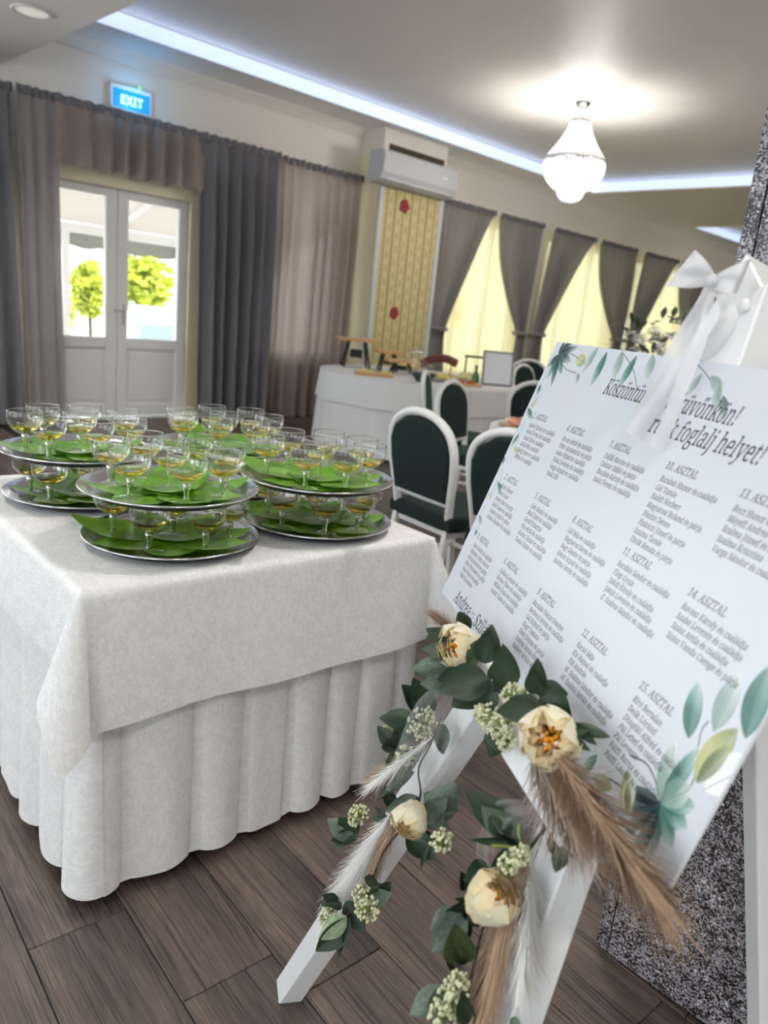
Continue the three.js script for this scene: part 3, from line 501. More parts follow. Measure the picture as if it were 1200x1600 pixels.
{
  const bowl = thing('bowl', 'dark round bowl at the front centre of the buffet', 'bowl', at(0.06, -0.74));
  part('body', lathe([[0.001, 0], [0.06, 0], [0.075, 0.015], [0.12, 0.07], [0.125, 0.085], [0.118, 0.085], [0.11, 0.07], [0.06, 0.02], [0.001, 0.018]], 32), std({ color: rgb(0.04, 0.045, 0.05), roughness: 0.3 }), bowl);
  part('lid', lathe([[0.12, 0.088], [0.1, 0.13], [0.05, 0.17], [0.012, 0.18], [0.012, 0.2], [0.001, 0.202]], 28), M.glass, bowl);
  const jar = thing('glass_jar', 'clear glass jar standing behind the dark bowl', 'jar', at(-0.02, -0.2));
  part('body', lathe([[0.001, 0], [0.07, 0], [0.08, 0.02], [0.08, 0.19], [0.06, 0.22], [0.06, 0.24]], 28), M.glass, jar); part('lid', lathe([[0.001, 0.262], [0.055, 0.26], [0.066, 0.25], [0.066, 0.24], [0.001, 0.24]], 28), M.glassSolid, jar);
  const bt = thing('bottle', 'small green bottle beside the paper frame on the buffet', 'bottle', at(0.57, -0.45));
  part('body', lathe([[0.001, 0], [0.032, 0], [0.035, 0.01], [0.035, 0.09], [0.014, 0.13], [0.013, 0.17], [0.001, 0.17]], 24), std({ color: rgb(0.01, 0.16, 0.05), roughness: 0.15 }), bt); part('cap', lathe([[0.001, 0.19], [0.014, 0.19], [0.015, 0.17], [0.001, 0.17]], 16), M.dark, bt);
  for (const [s, d, k, lab] of [[0.2, -0.45, 0, 'glass platter heaped with yellow food behind the bowl'], [0.5, -0.16, 1, 'pale yellow heaped platter beside the green bottle'], [-0.1, 0.55, 2, 'round platter of golden pastries at the back of the buffet']]) {
    const t = thing('platter', lab, 'platter', at(s, d)); part('dish', lathe([[0.001, 0], [0.1, 0], [0.15, 0.02], [0.155, 0.026], [0.1, 0.012], [0.001, 0.01]], 32), M.white, t);
    const r = rng(60 + k), g = []; for (let i = 0; i < 26; i++) { const a = r() * 6.28, q = Math.sqrt(r()) * 0.1; g.push(new THREE.IcosahedronGeometry(0.028, 1).scale(1, 0.7, 1.2).rotateY(r() * 6).translate(q * Math.cos(a), 0.03 + (0.1 - q) * 0.7 * r() + 0.01, q * Math.sin(a))); }
    const m = part('food', g, std({ color: k === 1 ? rgb(0.75, 0.72, 0.35) : rgb(0.8, 0.66, 0.2), roughness: 0.6 }), t); m.userData.kind = 'stuff';
  }
  const ham = thing('ham_stand', 'dark ham on a stand arching behind the yellow platters', 'food', at(0.22, 0.2), turnB);
  part('stand', [rbox(0.36, 0.025, 0.16, 0.006, 0, 0.014, 0), bar(V(0.12, 0.02, 0), V(0.14, 0.2, 0), 0.02, 0.02)], M.boardWood, ham); part('meat', tube([[-0.2, 0.1, 0], [-0.08, 0.17, 0], [0.06, 0.19, 0], [0.19, 0.15, 0]], 0.045, 20, 10), std({ color: rgb(0.12, 0.03, 0.015), roughness: 0.4 }), ham);
  const rail = thing('cooling_rail', 'thin dark rail over the pale food near the paper frame', 'stand', at(0.68, 0.2), turnB);
  part('rail', tube([[-0.2, 0.24, 0], [0.2, 0.24, 0]], 0.012, 4, 8), M.dark, rail); for (const k of [-1, 1]) part('foot', tube([[k * 0.18, 0.002, 0], [k * 0.18, 0.24, 0]], 0.009, 2, 8), M.dark, rail);
  const f = thing('paper_frame', 'white paper notice in a grey frame leaning on the buffet', 'frame', at(0.8, -0.3), turnB + 0.2);
  const q = (g) => g.rotateX(-0.18); part('frame', [[-0.15, 0.17, 0.02, 0.34], [0.15, 0.17, 0.02, 0.34]].map(([x, y, w, h]) => q(rbox(w, h, 0.02, 0.004, x, y, 0))).concat([q(rbox(0.32, 0.02, 0.02, 0.004, 0, 0.01, 0)), q(rbox(0.32, 0.02, 0.02, 0.004, 0, 0.33, 0))]), std({ color: rgb(0.25, 0.26, 0.27), roughness: 0.4 }), f);
  part('paper', q(box(-0.14, 0.14, 0.02, 0.32, 0, 0.006)), std({ color: rgb(0.8, 0.82, 0.86), roughness: 0.7 }), f);
  part('prop', bar(V(0, 0.003, -0.14), V(0, 0.22, -0.055), 0.03, 0.008), M.dark, f);
  const rp = thing('platter', 'platter of red cold cuts on the guest table behind the board', 'platter', [3.74, 0.762, -2.6]);
  part('dish', lathe([[0.001, 0], [0.12, 0], [0.17, 0.02], [0.175, 0.026], [0.12, 0.012], [0.001, 0.01]], 32), M.boardWood, rp);
  for (let k = 0; k < 9; k++) { const a = k * 0.7; const m = part('slice', lathe([[0.001, 0], [0.045, 0.002], [0.05, 0.007], [0.001, 0.01]], 16), k % 3 ? M.foodRed : M.food, rp); m.position.set(0.09 * Math.cos(a), 0.022 + k * 0.003, 0.09 * Math.sin(a)); m.rotation.x = 0.25; }
}
// chandelier
let CHANDELIER;
{
  const t = CHANDELIER = thing('chandelier', 'white crystal bead basket chandelier hanging from the ceiling tray', 'chandelier', [7.2, 0, -4.9]);
  const bead = phys({ color: rgb(0.95, 0.96, 0.98), roughness: 0.25, transmission: 0.55, thickness: 0, emissive: rgb(0.9, 0.92, 1), emissiveIntensity: 0.4 });  // crystal given its own glow, standing in for lamplight caught in the beads
  part('ceiling_plate', lathe([[0.001, YC], [0.07, YC], [0.08, YC - 0.015], [0.05, YC - 0.04], [0.001, YC - 0.045]], 28), M.steel, t);
  part('chain', tube([[0, YC - 0.04, 0], [0, 3.46, 0]], 0.008, 4, 8), M.steel, t);
  const ring = (r, y, h) => lathe([[r, y], [r + 0.008, y + h / 2], [r, y + h], [r - 0.008, y + h / 2], [r, y]], 48);
  part('crown', ring(0.1, 3.43, 0.03), M.steel, t); part('basket_ring', ring(0.3, 3.05, 0.045), M.steel, t); part('lower_ring', ring(0.13, 2.76, 0.03), M.steel, t);
  part('arms', [0, 1, 2, 3].map((k) => tube([[0, 3.46, 0], [0.28 * Math.cos(k * 1.571), 3.07, 0.28 * Math.sin(k * 1.571)]], 0.006, 6, 6)), M.steel, t);
  const strand = (f, n, s) => { const g = []; for (let i = 0; i < n; i++) { const [r, y] = f((i + 0.5) / n); g.push(new THREE.OctahedronGeometry(s, 0).scale(0.8, 1.15, 0.8).translate(r, y, 0)); } return mergeGeometries(g); };
  const up = strand((v) => [lerp(0.1, 0.3, Math.pow(v, 1.5)), lerp(3.43, 3.08, v)], 14, 0.017), low = strand((v) => [0.3 * Math.sqrt(1 - v * v * 0.82) + 0.012 * Math.sin(v * 3.1), lerp(3.05, 2.78, v)], 12, 0.02), end = strand((v) => [0.13 * Math.cos(v * 1.4), lerp(2.76, 2.68, Math.sin(v * 1.5))], 5, 0.018);
  for (let k = 0; k < 36; k++) { const a = k * Math.PI / 18; part('bead_strand', up, bead, t).rotation.y = a; part('bead_strand', low, bead, t).rotation.y = a + 0.05; if (k % 2) part('bead_strand', end, bead, t).rotation.y = a; }
  const hot = std({ color: rgb(1, 0.97, 0.9), emissive: rgb(1, 0.95, 0.86), emissiveIntensity: 3 });
  for (let k = 0; k < 6; k++) { const a = k * 1.047, x = 0.16 * Math.cos(a), z = 0.16 * Math.sin(a); part('bulb', new THREE.SphereGeometry(0.028, 12, 8).translate(x, 3.0, z), hot, t); const l = new THREE.PointLight(0xfdf5ec, CHAND / 6); l.position.set(x, 3.0, z); l.castShadow = true; l.shadow.radius = 1.2; t.add(l); }
}
for (const [x, z, lab] of [[7.2, -0.4, 'added crystal chandelier out of view above the aisle, brightening the hall'], [4.0, -0.4, 'added crystal chandelier out of view closest to the granite pillar, brightening the hall'], [10.2, -1.5, 'added crystal chandelier out of view before the cross beam, brightening the far hall'], [16.5, -3, 'added crystal chandelier out of view in the second bay, brightening the far curtains']]) copyOf(CHANDELIER, lab, [x, 0, z]);  // added chandeliers out of view, there to brighten the hall
// tall flower arrangement beyond the board
{
  const t = thing('flower_arrangement', 'tall arrangement of white flowers with dark foliage behind the ribbon', 'flowers', [7.35, 0.762, -3.8]), r = rng(44);
  part('vase', lathe([[0.001, 0], [0.07, 0], [0.075, 0.01], [0.03, 0.06], [0.022, 0.25], [0.04, 0.42], [0.05, 0.44]], 28), M.glass, t);
  for (let k = 0; k < 22; k++) { const a = r() * 6.28, q = Math.sqrt(r()) * 0.27, y = 0.52 + r() * 0.22 - q * 0.3, f = []; for (let i = 0; i < 9; i++) f.push(sheet(4, 4, (u, v) => [(u - 0.5) * 0.06 * Math.sin(v * 2.6 + 0.25), 0.02 + 0.05 * v, 0.05 * v * v]).rotateX(0.5 + 0.4 * (i % 3)).rotateY(i * 0.7)); part('flower', f, M.flowerWhite, t).position.set(q * Math.cos(a), y, q * Math.sin(a)); }
  const lf = []; for (let k = 0; k < 60; k++) { const a = r() * 6.28, q = 0.1 + r() * 0.24; lf.push(sheet(3, 5, (u, v) => [(u - 0.5) * 0.06 * Math.sin(v * 3.1), 0.14 * v, 0.05 * v * v]).rotateX(r() * 1.6).rotateY(a).translate(q * Math.cos(a), 0.42 + r() * 0.42, q * Math.sin(a))); }
  const m = part('foliage', lf, LEAF.d, t); m.userData.kind = 'stuff';
}

// =====================================================================
// stacked trays of leaves and coupes
// =====================================================================
const tray = (() => {
  const t = new THREE.Group(); t.name = 'serving_tray';
  part('dish', lathe([[0.001, 0.003], [0.165, 0.003], [0.178, 0.006], [0.188, 0.016], [0.196, 0.02], [0.208, 0.0215]], 96), M.steel, t);
  part('underside', lathe([[0.001, 0], [0.167, 0], [0.181, 0.0035], [0.191, 0.0135], [0.198, 0.0178], [0.208, 0.0192]], 96), std({ color: rgb(0.12, 0.13, 0.14), metalness: 0.9, roughness: 0.35 }), t);  // steel coloured dark to stand in for dim reflections beneath the tray
  part('rim', new THREE.TorusGeometry(0.208, 0.0024, 8, 96).rotateX(Math.PI / 2).translate(0, 0.0204, 0), M.steel, t);
  t.userData = { category: 'tray', group: 'round steel trays of champagne coupes' }; return t;
})();
const coupe = (() => {
  const t = new THREE.Group(); t.name = 'coupe_glass';
  part('bowl', lathe([[0.0065, 0.046], [0.016, 0.05], [0.03, 0.06], [0.041, 0.073], [0.0455, 0.086], [0.046, 0.098], [0.0448, 0.1125], [0.0437, 0.1125], [0.0447, 0.098], [0.0443, 0.0865], [0.0398, 0.0745], [0.0288, 0.0618], [0.015, 0.0525], [0.0055, 0.0492]], 40), M.glass, t);
  part('rim', new THREE.TorusGeometry(0.0443, 0.0013, 6, 40).rotateX(Math.PI / 2).translate(0, 0.1128, 0), M.glassSolid, t);
  part('stem', lathe([[0.001, 0.0475], [0.009, 0.046], [0.0075, 0.04], [0.0095, 0.034], [0.0065, 0.028], [0.0055, 0.016], [0.0075, 0.008], [0.001, 0.008]], 10), M.glassSolid, t);
  part('foot', lathe([[0.001, 0], [0.032, 0], [0.0325, 0.0015], [0.022, 0.004], [0.0085, 0.0082], [0.001, 0.0085]], 36), M.glass, t);
  part('wine', lathe([[0.001, 0.0502], [0.0148, 0.0534], [0.0284, 0.0626], [0.0355, 0.0702], [0.0365, 0.0717], [0.001, 0.0717]], 32), M.wine, t);
  for (const m of t.children) m.scale.y = 0.965;
  t.userData = { category: 'glass', group: 'champagne coupes on the stacked trays' }; return t;
})();
const leafShape = (w, curl, droop, wave, flat) => sheet(10, 18, (u, v) => { const s = (u - 0.5) * 2, h = w * Math.pow(Math.sin(Math.PI * Math.pow(v, 0.82)), 0.85) * (1 - 0.12 * v); return [s * h * 0.5, v, curl * s * s * h + droop * Math.pow(v, flat ? 5 : 2) + wave * Math.sin(v * 11 + s * 2) * (0.3 + Math.abs(s)) * h, u, v]; });
const trayLeafGeos = [leafShape(0.66, 0.03, 0.1, 0.006, 1), leafShape(0.6, 0.02, 0.13, 0.008, 1), leafShape(0.72, 0.035, 0.08, 0.006, 1)].map((g) => g.rotateX(-Math.PI / 2).scale(0.2, 0.185, 0.186));   // lies flat, tip towards -z
const STACKS = [
  ['front', 0.89, -1.613, [215, 140, 86, 40, -6, -54, 258], [157, 104, 60, 14, -36, -88, -142]],
  ['easel side', 1.313, -1.575, [120, 76, 32, 170, -20, -75, 225], [142, 98, 54, 8, -40, -90, -145]],
  ['door side', 0.868, -2.082, [100, 55, 10, 150, 200, -40, -95], [96, 146, 198, 248, -62, -10, 44]],
  ['buffet side', 1.297, -2.03, [90, 40, 140, 190, -10, -60, 240], [182, 230, 130, 80, 32, -20, -74]],
];
const hourAt = (a, x, z) => { const view = Math.atan2(-z, -x); let d = THREE.MathUtils.radToDeg(a - view); return ((Math.round(6 - d / 30) % 12) + 12) % 12 || 12; };   // six o'clock faces the viewer
const HOURS = ['', 'one', 'two', 'three', 'four', 'five', 'six', 'seven', 'eight', 'nine', 'ten', 'eleven', 'twelve'];
STACKS.forEach(([nm, x, z, lowA, upA], si) => {
  [lowA, upA].forEach((angs, tier) => {
    const y = tier ? 0.8852 : 0.7635, tn = tier ? 'upper' : 'lower', r = rng(200 + si * 10 + tier);
    const cx = x + (tier ? -0.008 : 0.004), cz = z + (tier ? 0.006 : 0);
    copyOf(tray, `round steel tray, ${tn} of the ${nm} stack, lined with green leaves`, [cx, y, cz], r());
    const n = 11, spin = r() * 6.28;
    for (let k = 0; k < n; k++) {
      const out = k < 7, a = spin + (out ? k * 0.898 + (r() - 0.5) * 0.3 : 0.4 + (k - 7) * 1.571), q = out ? 0.008 + r() * 0.022 : -0.085, dir = V(Math.cos(a), 0, Math.sin(a));
      const raised = out && ((si + k + tier) % 4 === 0);
      const o = tag(new THREE.Group(), '', 'leaf', `green leaves on the ${tn} tray of the ${nm} stack`); o.name = numbered('leaf'); scene.add(o);
      const bl = part('blade', trayLeafGeos[k % 3], M.trayLeaf, o); bl.rotation.x = raised ? 0.1 : out ? 0.012 : 0.002; bl.scale.setScalar(raised ? 1.2 : 0.98);
      o.position.set(cx + dir.x * q, y + 0.0042 + k * 0.0006, cz + dir.z * q); o.rotation.y = Math.atan2(-dir.x, -dir.z);
      const h = hourAt(a, cx, cz);
      o.userData.label = out ? `glossy green leaf${raised ? ' with a lifted tip' : ''} pointing to ${HOURS[h]} o'clock, ${tn} ${nm} tray` : `inner green leaf towards ${HOURS[h]} o'clock amid the ${tn} ${nm} tray`;
    }
    const taken = new Set();
    [...angs.map((d) => [d, 0.139]), [0, 0]].forEach(([deg, q]) => {
      const a = THREE.MathUtils.degToRad(deg), px = cx + q * Math.cos(a), pz = cz + q * Math.sin(a);
      let h = hourAt(a, cx, cz); while (q && taken.has(h)) h = (h % 12) + 1; if (q) taken.add(h);
      copyOf(coupe, q ? `coupe of pale wine at ${HOURS[h]} o'clock on the ${tn} tray, ${nm} stack` : `middle coupe of pale wine on the ${tn} tray of the ${nm} stack`, [px, y + 0.0112, pz], r() * 6);
    });
  });
});

// =====================================================================
// easel, seating board, ribbon, garlands (local axes: x along the board, y up its slope, z towards the reader)
// =====================================================================
const BL = V(1.05586, 0.84756, -0.87425), E1 = V(-0.52308, 0, 0.85228), E2 = V(0.2662, 0.94997, 0.16338), E3 = V(-0.80965, 0.31233, -0.49691);
const basis = new THREE.Quaternion().setFromRotationMatrix(new THREE.Matrix4().makeBasis(E1, E2, E3));
const onBoard = (name, label, cat, group) => { const t = thing(name, label, cat, [BL.x, BL.y, BL.z], 0, group); t.quaternion.copy(basis); return t; };
const toLocal = (p) => p.clone().sub(BL).applyQuaternion(basis.clone().invert());
const eyeL = toLocal(eye), upL = V(0, 1, 0).applyQuaternion(basis.clone().invert());
const BW = 0.771, BH = 0.51;
{
  const t = onBoard('easel', 'white wooden easel standing on three legs beside the granite pillar', 'easel');
  const c0 = -0.012, th = 0.045, floorB = (c) => (0 - BL.y - c * E3.y) / E2.y;
  const lean = (poly) => { const g = extrude(poly, th, 0.003, 1).translate(0, 0, c0 - th); const p = g.attributes.position; for (let i = 0; i < p.count; i++) if (p.getY(i) < -0.8) p.setY(i, floorB(p.getZ(i)) + 0.001); g.computeVertexNormals(); return g; };
  const lx = (b) => 0.0395 + 0.2305 * (b + 0.884), rx = (b) => 0.0925 + 0.2415 * (b + 0.884), qx = (b) => 0.735 - 0.22 * (b + 0.884), sx = (b) => 0.79 - 0.22 * (b + 0.884);
  part('leg', lean([[lx(-0.884), -0.884], [rx(-0.884), -0.884], [rx(0.612), 0.612], [lx(0.655), 0.655]]), M.paint, t);
  part('leg', lean([[qx(-0.884), -0.884], [sx(-0.884), -0.884], [sx(0.615), 0.615], [rx(0.6) + 0.0005, 0.6], [rx(0.51) + 0.0005, 0.512]]), M.paint, t);
  const top = toLocal(BL.clone().addScaledVector(E1, 0.365).addScaledVector(E2, 0.6).addScaledVector(E3, -0.095)), foot = toLocal(V(1.315, 0.002, -0.18));
  part('leg', bar(top, foot, 0.055, 0.045), M.paint, t);
  part('hinge', tube([top.clone().add(V(-0.02, -0.03, 0.0)), top.clone().add(V(0.1, -0.03, 0.02))], 0.012, 2, 10), M.steel, t);
  part('ledge', extrude([[0.18, -0.062], [0.648, -0.062], [0.672, -0.05], [0.712, -0.014], [0.712, -0.001], [0.18, -0.001]], 0.041, 0.003, 1).translate(0, 0, c0), M.paint, t);
  part('bolt', new THREE.SphereGeometry(0.0095, 20, 12).scale(1, 1, 0.7).translate(0.447, 0.586, c0 + 0.004), M.white, t);
}
{
  const W = 2048, Hh = Math.round(W * BH / BW), cv = document.createElement('canvas'); cv.width = W; cv.height = Hh; const g = cv.getContext('2d');
  g.fillStyle = '#d3d8df'; g.fillRect(0, 0, W, Hh);
  const X = (u) => u * W, Y = (v) => (1 - v) * Hh, r = rng(12);
  // watercolour leaf sprays printed in the corners
  const wl = (x, y, a, L, w, c1, c2) => {
    g.save(); g.translate(x, y); g.rotate(a); const gr = g.createLinearGradient(0, -w / 2, L, w / 2); gr.addColorStop(0, c1); gr.addColorStop(0.45, c1); gr.addColorStop(1, c2); g.fillStyle = gr;
    g.beginPath(); g.moveTo(0, 0); g.bezierCurveTo(L * 0.3, -w * 0.75, L * 0.75, -w * 0.55, L, 0); g.bezierCurveTo(L * 0.75, w * 0.45, L * 0.3, w * 0.6, 0, 0); g.fill();
    g.globalAlpha = 0.22; g.fillStyle = '#ffffff'; g.beginPath(); g.moveTo(0, 0); g.bezierCurveTo(L * 0.35, -w * 0.1, L * 0.7, -w * 0.1, L, 0); g.bezierCurveTo(L * 0.7, w * 0.4, L * 0.35, w * 0.5, 0, 0); g.fill();
    g.globalAlpha = 0.6; g.strokeStyle = '#3d4c47'; g.lineWidth = 2; g.beginPath(); g.moveTo(0, 0); g.lineTo(L * 0.92, 0); g.stroke(); g.restore();
  };
  const stem = (pts, w = 3) => { g.strokeStyle = '#43504e'; g.lineWidth = w; g.beginPath(); g.moveTo(...pts[0]); for (let i = 1; i < pts.length - 1; i++) g.quadraticCurveTo(...pts[i], (pts[i][0] + pts[i + 1][0]) / 2, (pts[i][1] + pts[i + 1][1]) / 2); g.lineTo(...pts[pts.length - 1]); g.stroke(); };
  const DK = 'rgba(18,48,48,0.95)', GN = 'rgba(24,92,74,0.85)', SG = 'rgba(120,150,135,0.75)', PL = 'rgba(205,218,212,0.55)', YG = 'rgba(186,190,118,0.9)', OL = 'rgba(110,120,70,0.85)', WH = 'rgba(245,247,245,0.9)';
  // top-left corner and along the top edge
  const cx = X(0.035), cy = Y(0.955);
  [[-0.75, 150, 44, DK, SG], [-0.3, 175, 40, DK, PL], [0.15, 165, 46, '#2c4a48', PL], [0.62, 150, 44, GN, SG], [1.1, 170, 46, DK, SG], [1.6, 130, 46, GN, PL], [2.3, 90, 40, DK, PL], [-1.4, 80, 38, DK, SG]].forEach(([a, L, w, c, d]) => wl(cx, cy, a, L, w, c, d));
  stem([[cx, cy], [X(0.1), Y(0.975)], [X(0.17), Y(0.93)]]); stem([[cx, cy], [X(0.09), Y(0.91)], [X(0.16), Y(0.905)]]);
  wl(X(0.13), Y(0.955), 0.2, 95, 66, YG, OL); wl(X(0.165), Y(0.905), 0.8, 60, 34, SG, PL);
  [[0.2, 1.0, 1.9, 130, 56, SG], [0.245, 0.99, 1.6, 160, 60, GN], [0.3, 1.0, 1.3, 140, 62, SG], [0.36, 0.99, 1.75, 150, 54, GN], [0.41, 1, 1.2, 110, 60, SG], [0.475, 0.99, 1.7, 150, 60, SG], [0.53, 0.985, 1.5, 130, 52, PL]].forEach(([u, v, a, L, w, c]) => wl(X(u), Y(v), a, L, w, c, PL));
  stem([[X(0.31), Y(0.99)], [X(0.37), Y(0.955)], [X(0.415), Y(0.895)]]); stem([[X(0.54), Y(0.995)], [X(0.6), Y(0.965)], [X(0.66), Y(0.9)]]);
  wl(X(0.6), Y(0.965), 0.5, 110, 46, SG, PL); wl(X(0.63), Y(0.95), 1.25, 100, 44, SG, PL); wl(X(0.575), Y(0.97), 1.9, 90, 42, SG, PL); wl(X(0.65), Y(0.925), 0.9, 95, 40, 'rgba(70,95,90,0.8)', PL);
  // trailing down the short edge
  for (let k = 0; k < 13; k++) { const v = 0.84 - k * 0.047, u = 0.012 + 0.02 * Math.sin(k * 1.7); stem([[X(0.018), Y(v + 0.05)], [X(u + 0.01), Y(v + 0.02)], [X(u), Y(v)]], 2); wl(X(u), Y(v), 1.2 + 0.9 * Math.sin(k * 2.1), 62 + 26 * (k % 3) - k * 2.5, 34, k % 4 === 1 ? YG : k % 2 ? SG : GN, PL); }
  // bottom-right bouquet
  const bx = X(0.925), by = Y(0.105);
  stem([[bx, by], [X(0.885), Y(0.15)], [X(0.835), Y(0.125)]], 5); stem([[bx, by], [X(0.88), Y(0.07)], [X(0.82), Y(0.05)]], 5); stem([[bx, by], [X(0.97), Y(0.16)], [X(0.925), Y(0.27)], [X(0.93), Y(0.3)]], 4); stem([[bx, by], [X(0.94), Y(0.05)], [X(0.955), Y(0)]], 6);
  [[1.15, 150, 50, GN, PL], [1.5, 200, 54, '#173a40', PL], [2.0, 190, 50, DK, PL], [2.45, 190, 66, '#35505c', WH], [2.8, 150, 48, DK, SG], [0.55, 130, 60, GN, WH], [-0.05, 120, 66, GN, WH], [-0.55, 130, 66, GN, WH], [-1.9, 170, 84, SG, WH], [-1.42, 205, 62, GN, WH], [-0.95, 120, 90, SG, WH]].forEach(([a, L, w, c, d]) => wl(bx, by, a, L, w, c, d));
  wl(X(0.835), Y(0.04), 2.9, 100, 54, OL, SG); wl(X(0.775), Y(0.065), 1.9, 95, 46, GN, PL); wl(X(0.888), Y(0.03), -2.35, 130, 72, 'rgba(186,190,128,0.9)', OL); wl(X(0.88), Y(0.03), -2.0, 110, 60, WH, PL); wl(X(0.885), Y(0.03), -2.3, 95, 34, 'rgba(90,105,60,0.8)', YG);
  wl(X(0.955), Y(0.19), -1.35, 190, 96, 'rgba(188,190,120,0.9)', OL); wl(X(0.975), Y(0.19), -1.0, 190, 110, WH, PL); wl(X(0.96), Y(0.19), -1.3, 150, 54, 'rgba(90,105,60,0.8)', YG); wl(X(0.915), Y(0.245), -2.0, 160, 76, GN, PL); wl(X(0.945), Y(0.29), -1.65, 170, 84, SG, WH); wl(X(0.992), Y(0.32), -1.8, 190, 90, GN, SG);
  // lettering
  g.fillStyle = '#17181d'; g.textBaseline = 'alphabetic';
  const write = (txt, u, v, em, wid) => { g.save(); g.translate(X(u), Y(v)); g.transform(1, 0, -0.24, 1, 0, 0); g.font = `${em}px serif`; const k = wid ? Math.min(1.05, X(wid) / g.measureText(txt).width) : 0.84; g.scale(k, 1); g.fillText(txt, 0, 0); g.strokeStyle = g.fillStyle; g.lineWidth = em * 0.01; g.strokeText(txt, 0, 0); g.restore(); };
  write('Köszöntünk az esküvőnkön!', 0.3, 0.862, 92, 0.405); write('Kérünk foglalj helyet!', 0.466, 0.795, 92, 0.325);
  const names = [
    ['Andor Károly és családja', 'Antal Ferenc és családja', 'Antal Pál és családja', 'Balla Béla családja', 'Balog Imre és családja', 'Bálint és családja'],
    ['Bodor Emese', 'Bodor Zsolt', 'Hodor Elek és párja', 'Kelé Csaba és családja', 'Lukács Győző és párja', 'Lukács Norbert és családja'],
    ['Bíró István és családja', 'Kelemen Szép Andrea', 'Kőrösi Botond és párja', 'Péter Bernadett és párja', 'Vass Vencel és párja', 'Vida Zsuzsanna'],
    ['Bocsa Ambó és családja', 'Péter Annamária és párja', 'Szász Árpád és családja', 'Szász Levente és családja', 'Varga Árpád és családja', 'Vasili Edit'],
    ['Cseh Sándor és családja', 'Benő Zsolt és családja', 'Gerőd Krisztina', 'Kiss Attila és családja', 'Kovács Zoltán és családja', 'Tamás Zoltán és családja'],
    ['Farkas Levente és családja', 'Kovács Tibor és családja', 'Miklós Gyula és családja', 'Szabó Csaba és családja'],
    ['Csillik Marius és családja', 'Császár Ildikó és párja', 'Barabás Károly és családja', 'Szász Ferenc és családja'],
    ['Gál Béla és családja', 'Magyarosi Barna és családja', 'Nagy Sándor és párja', 'Simon Árpád és családja', 'Szalma István és családja'],
    ['Barabás-Vincze Orsolya', 'Berkeczi István és családja', 'Gál Kristóf és párja', 'Nagy Tamara', 'Simó Zsuzsa és párja', 'Szalma István-Botond', 'Székely Arthur és párja'],
    ['Barabás Hunor és családja', 'Gál Tamás', 'Kalith Norbert', 'Magyarosi Roland és párja', 'Pászint Dénes', 'Pinkóczi József és párja', 'Szalma Tamás', 'Török Renáta és párja'],
    ['Barabás Sándor és családja', 'Filep Gyula', 'Jakab Károly és családja', 'Jakab Levente és családja', 'if. Szalma Sándor és családja'],
    ['Kacsó Béla', 'Kis Hajnal és családja', 'Pál András', 'id. Szalma Sándor és családja', 'id. Szalma István és családja'],
    ['Bocz Hunor és családja', 'Máyéfi Andrea és családja', 'Szalma József és családja', 'Szalma Krisztina', 'Varga Sándor és családja'],
    ['Ravasz Károly és családja', 'Szabó Levente és családja', 'Szász Attila és családja', 'Szász Vanda Csenge és párja'],
    ['Bíró Bertalan', 'Deák Lóránd', 'Döngölő Alfréd és családja', 'Pál Lehel és családja', 'Pál Levente', 'Pálffi Barna és családja', 'Pálffi László és családja'],
  ];
  names.forEach((l, k) => { const u = [0.05, 0.229, 0.41, 0.599, 0.784][Math.floor(k / 3)], v = [0.722, 0.487, 0.253][k % 3]; write(`${k + 1}. ASZTAL`, u, v, 38); l.forEach((n, i) => write(n, u + 0.002, v - 0.033 - i * 0.0236, 28.5)); });
  write('Andrea', 0.08, 0.018, 88, 0.105); write('Szilárd', 0.222, 0.018, 88, 0.105);
  g.strokeStyle = '#2b2d34'; g.lineWidth = 3; g.save(); g.translate(X(0.204), Y(0.032)); g.beginPath(); g.moveTo(0, 16); g.bezierCurveTo(-34, -8, -16, -34, 0, -14); g.bezierCurveTo(16, -34, 34, -8, 0, 16); g.stroke(); g.restore();
  const tx = new THREE.CanvasTexture(cv); tx.colorSpace = THREE.SRGBColorSpace; tx.anisotropy = 8;
  const t = onBoard('seating_board', 'white wedding seating chart board with printed table lists and leaf corners', 'sign');
  part('panel', rbox(BW, BH, 0.005, 0.001, BW / 2, BH / 2, -0.003, 1), std({ color: rgb(0.8, 0.82, 0.85), roughness: 0.4 }), t);
  part('printed_face', new THREE.PlaneGeometry(BW - 0.001, BH - 0.001).translate(BW / 2, BH / 2, 0), phys({ map: tx, roughness: 0.42, clearcoat: 0.35, clearcoatRoughness: 0.18 }), t);
}
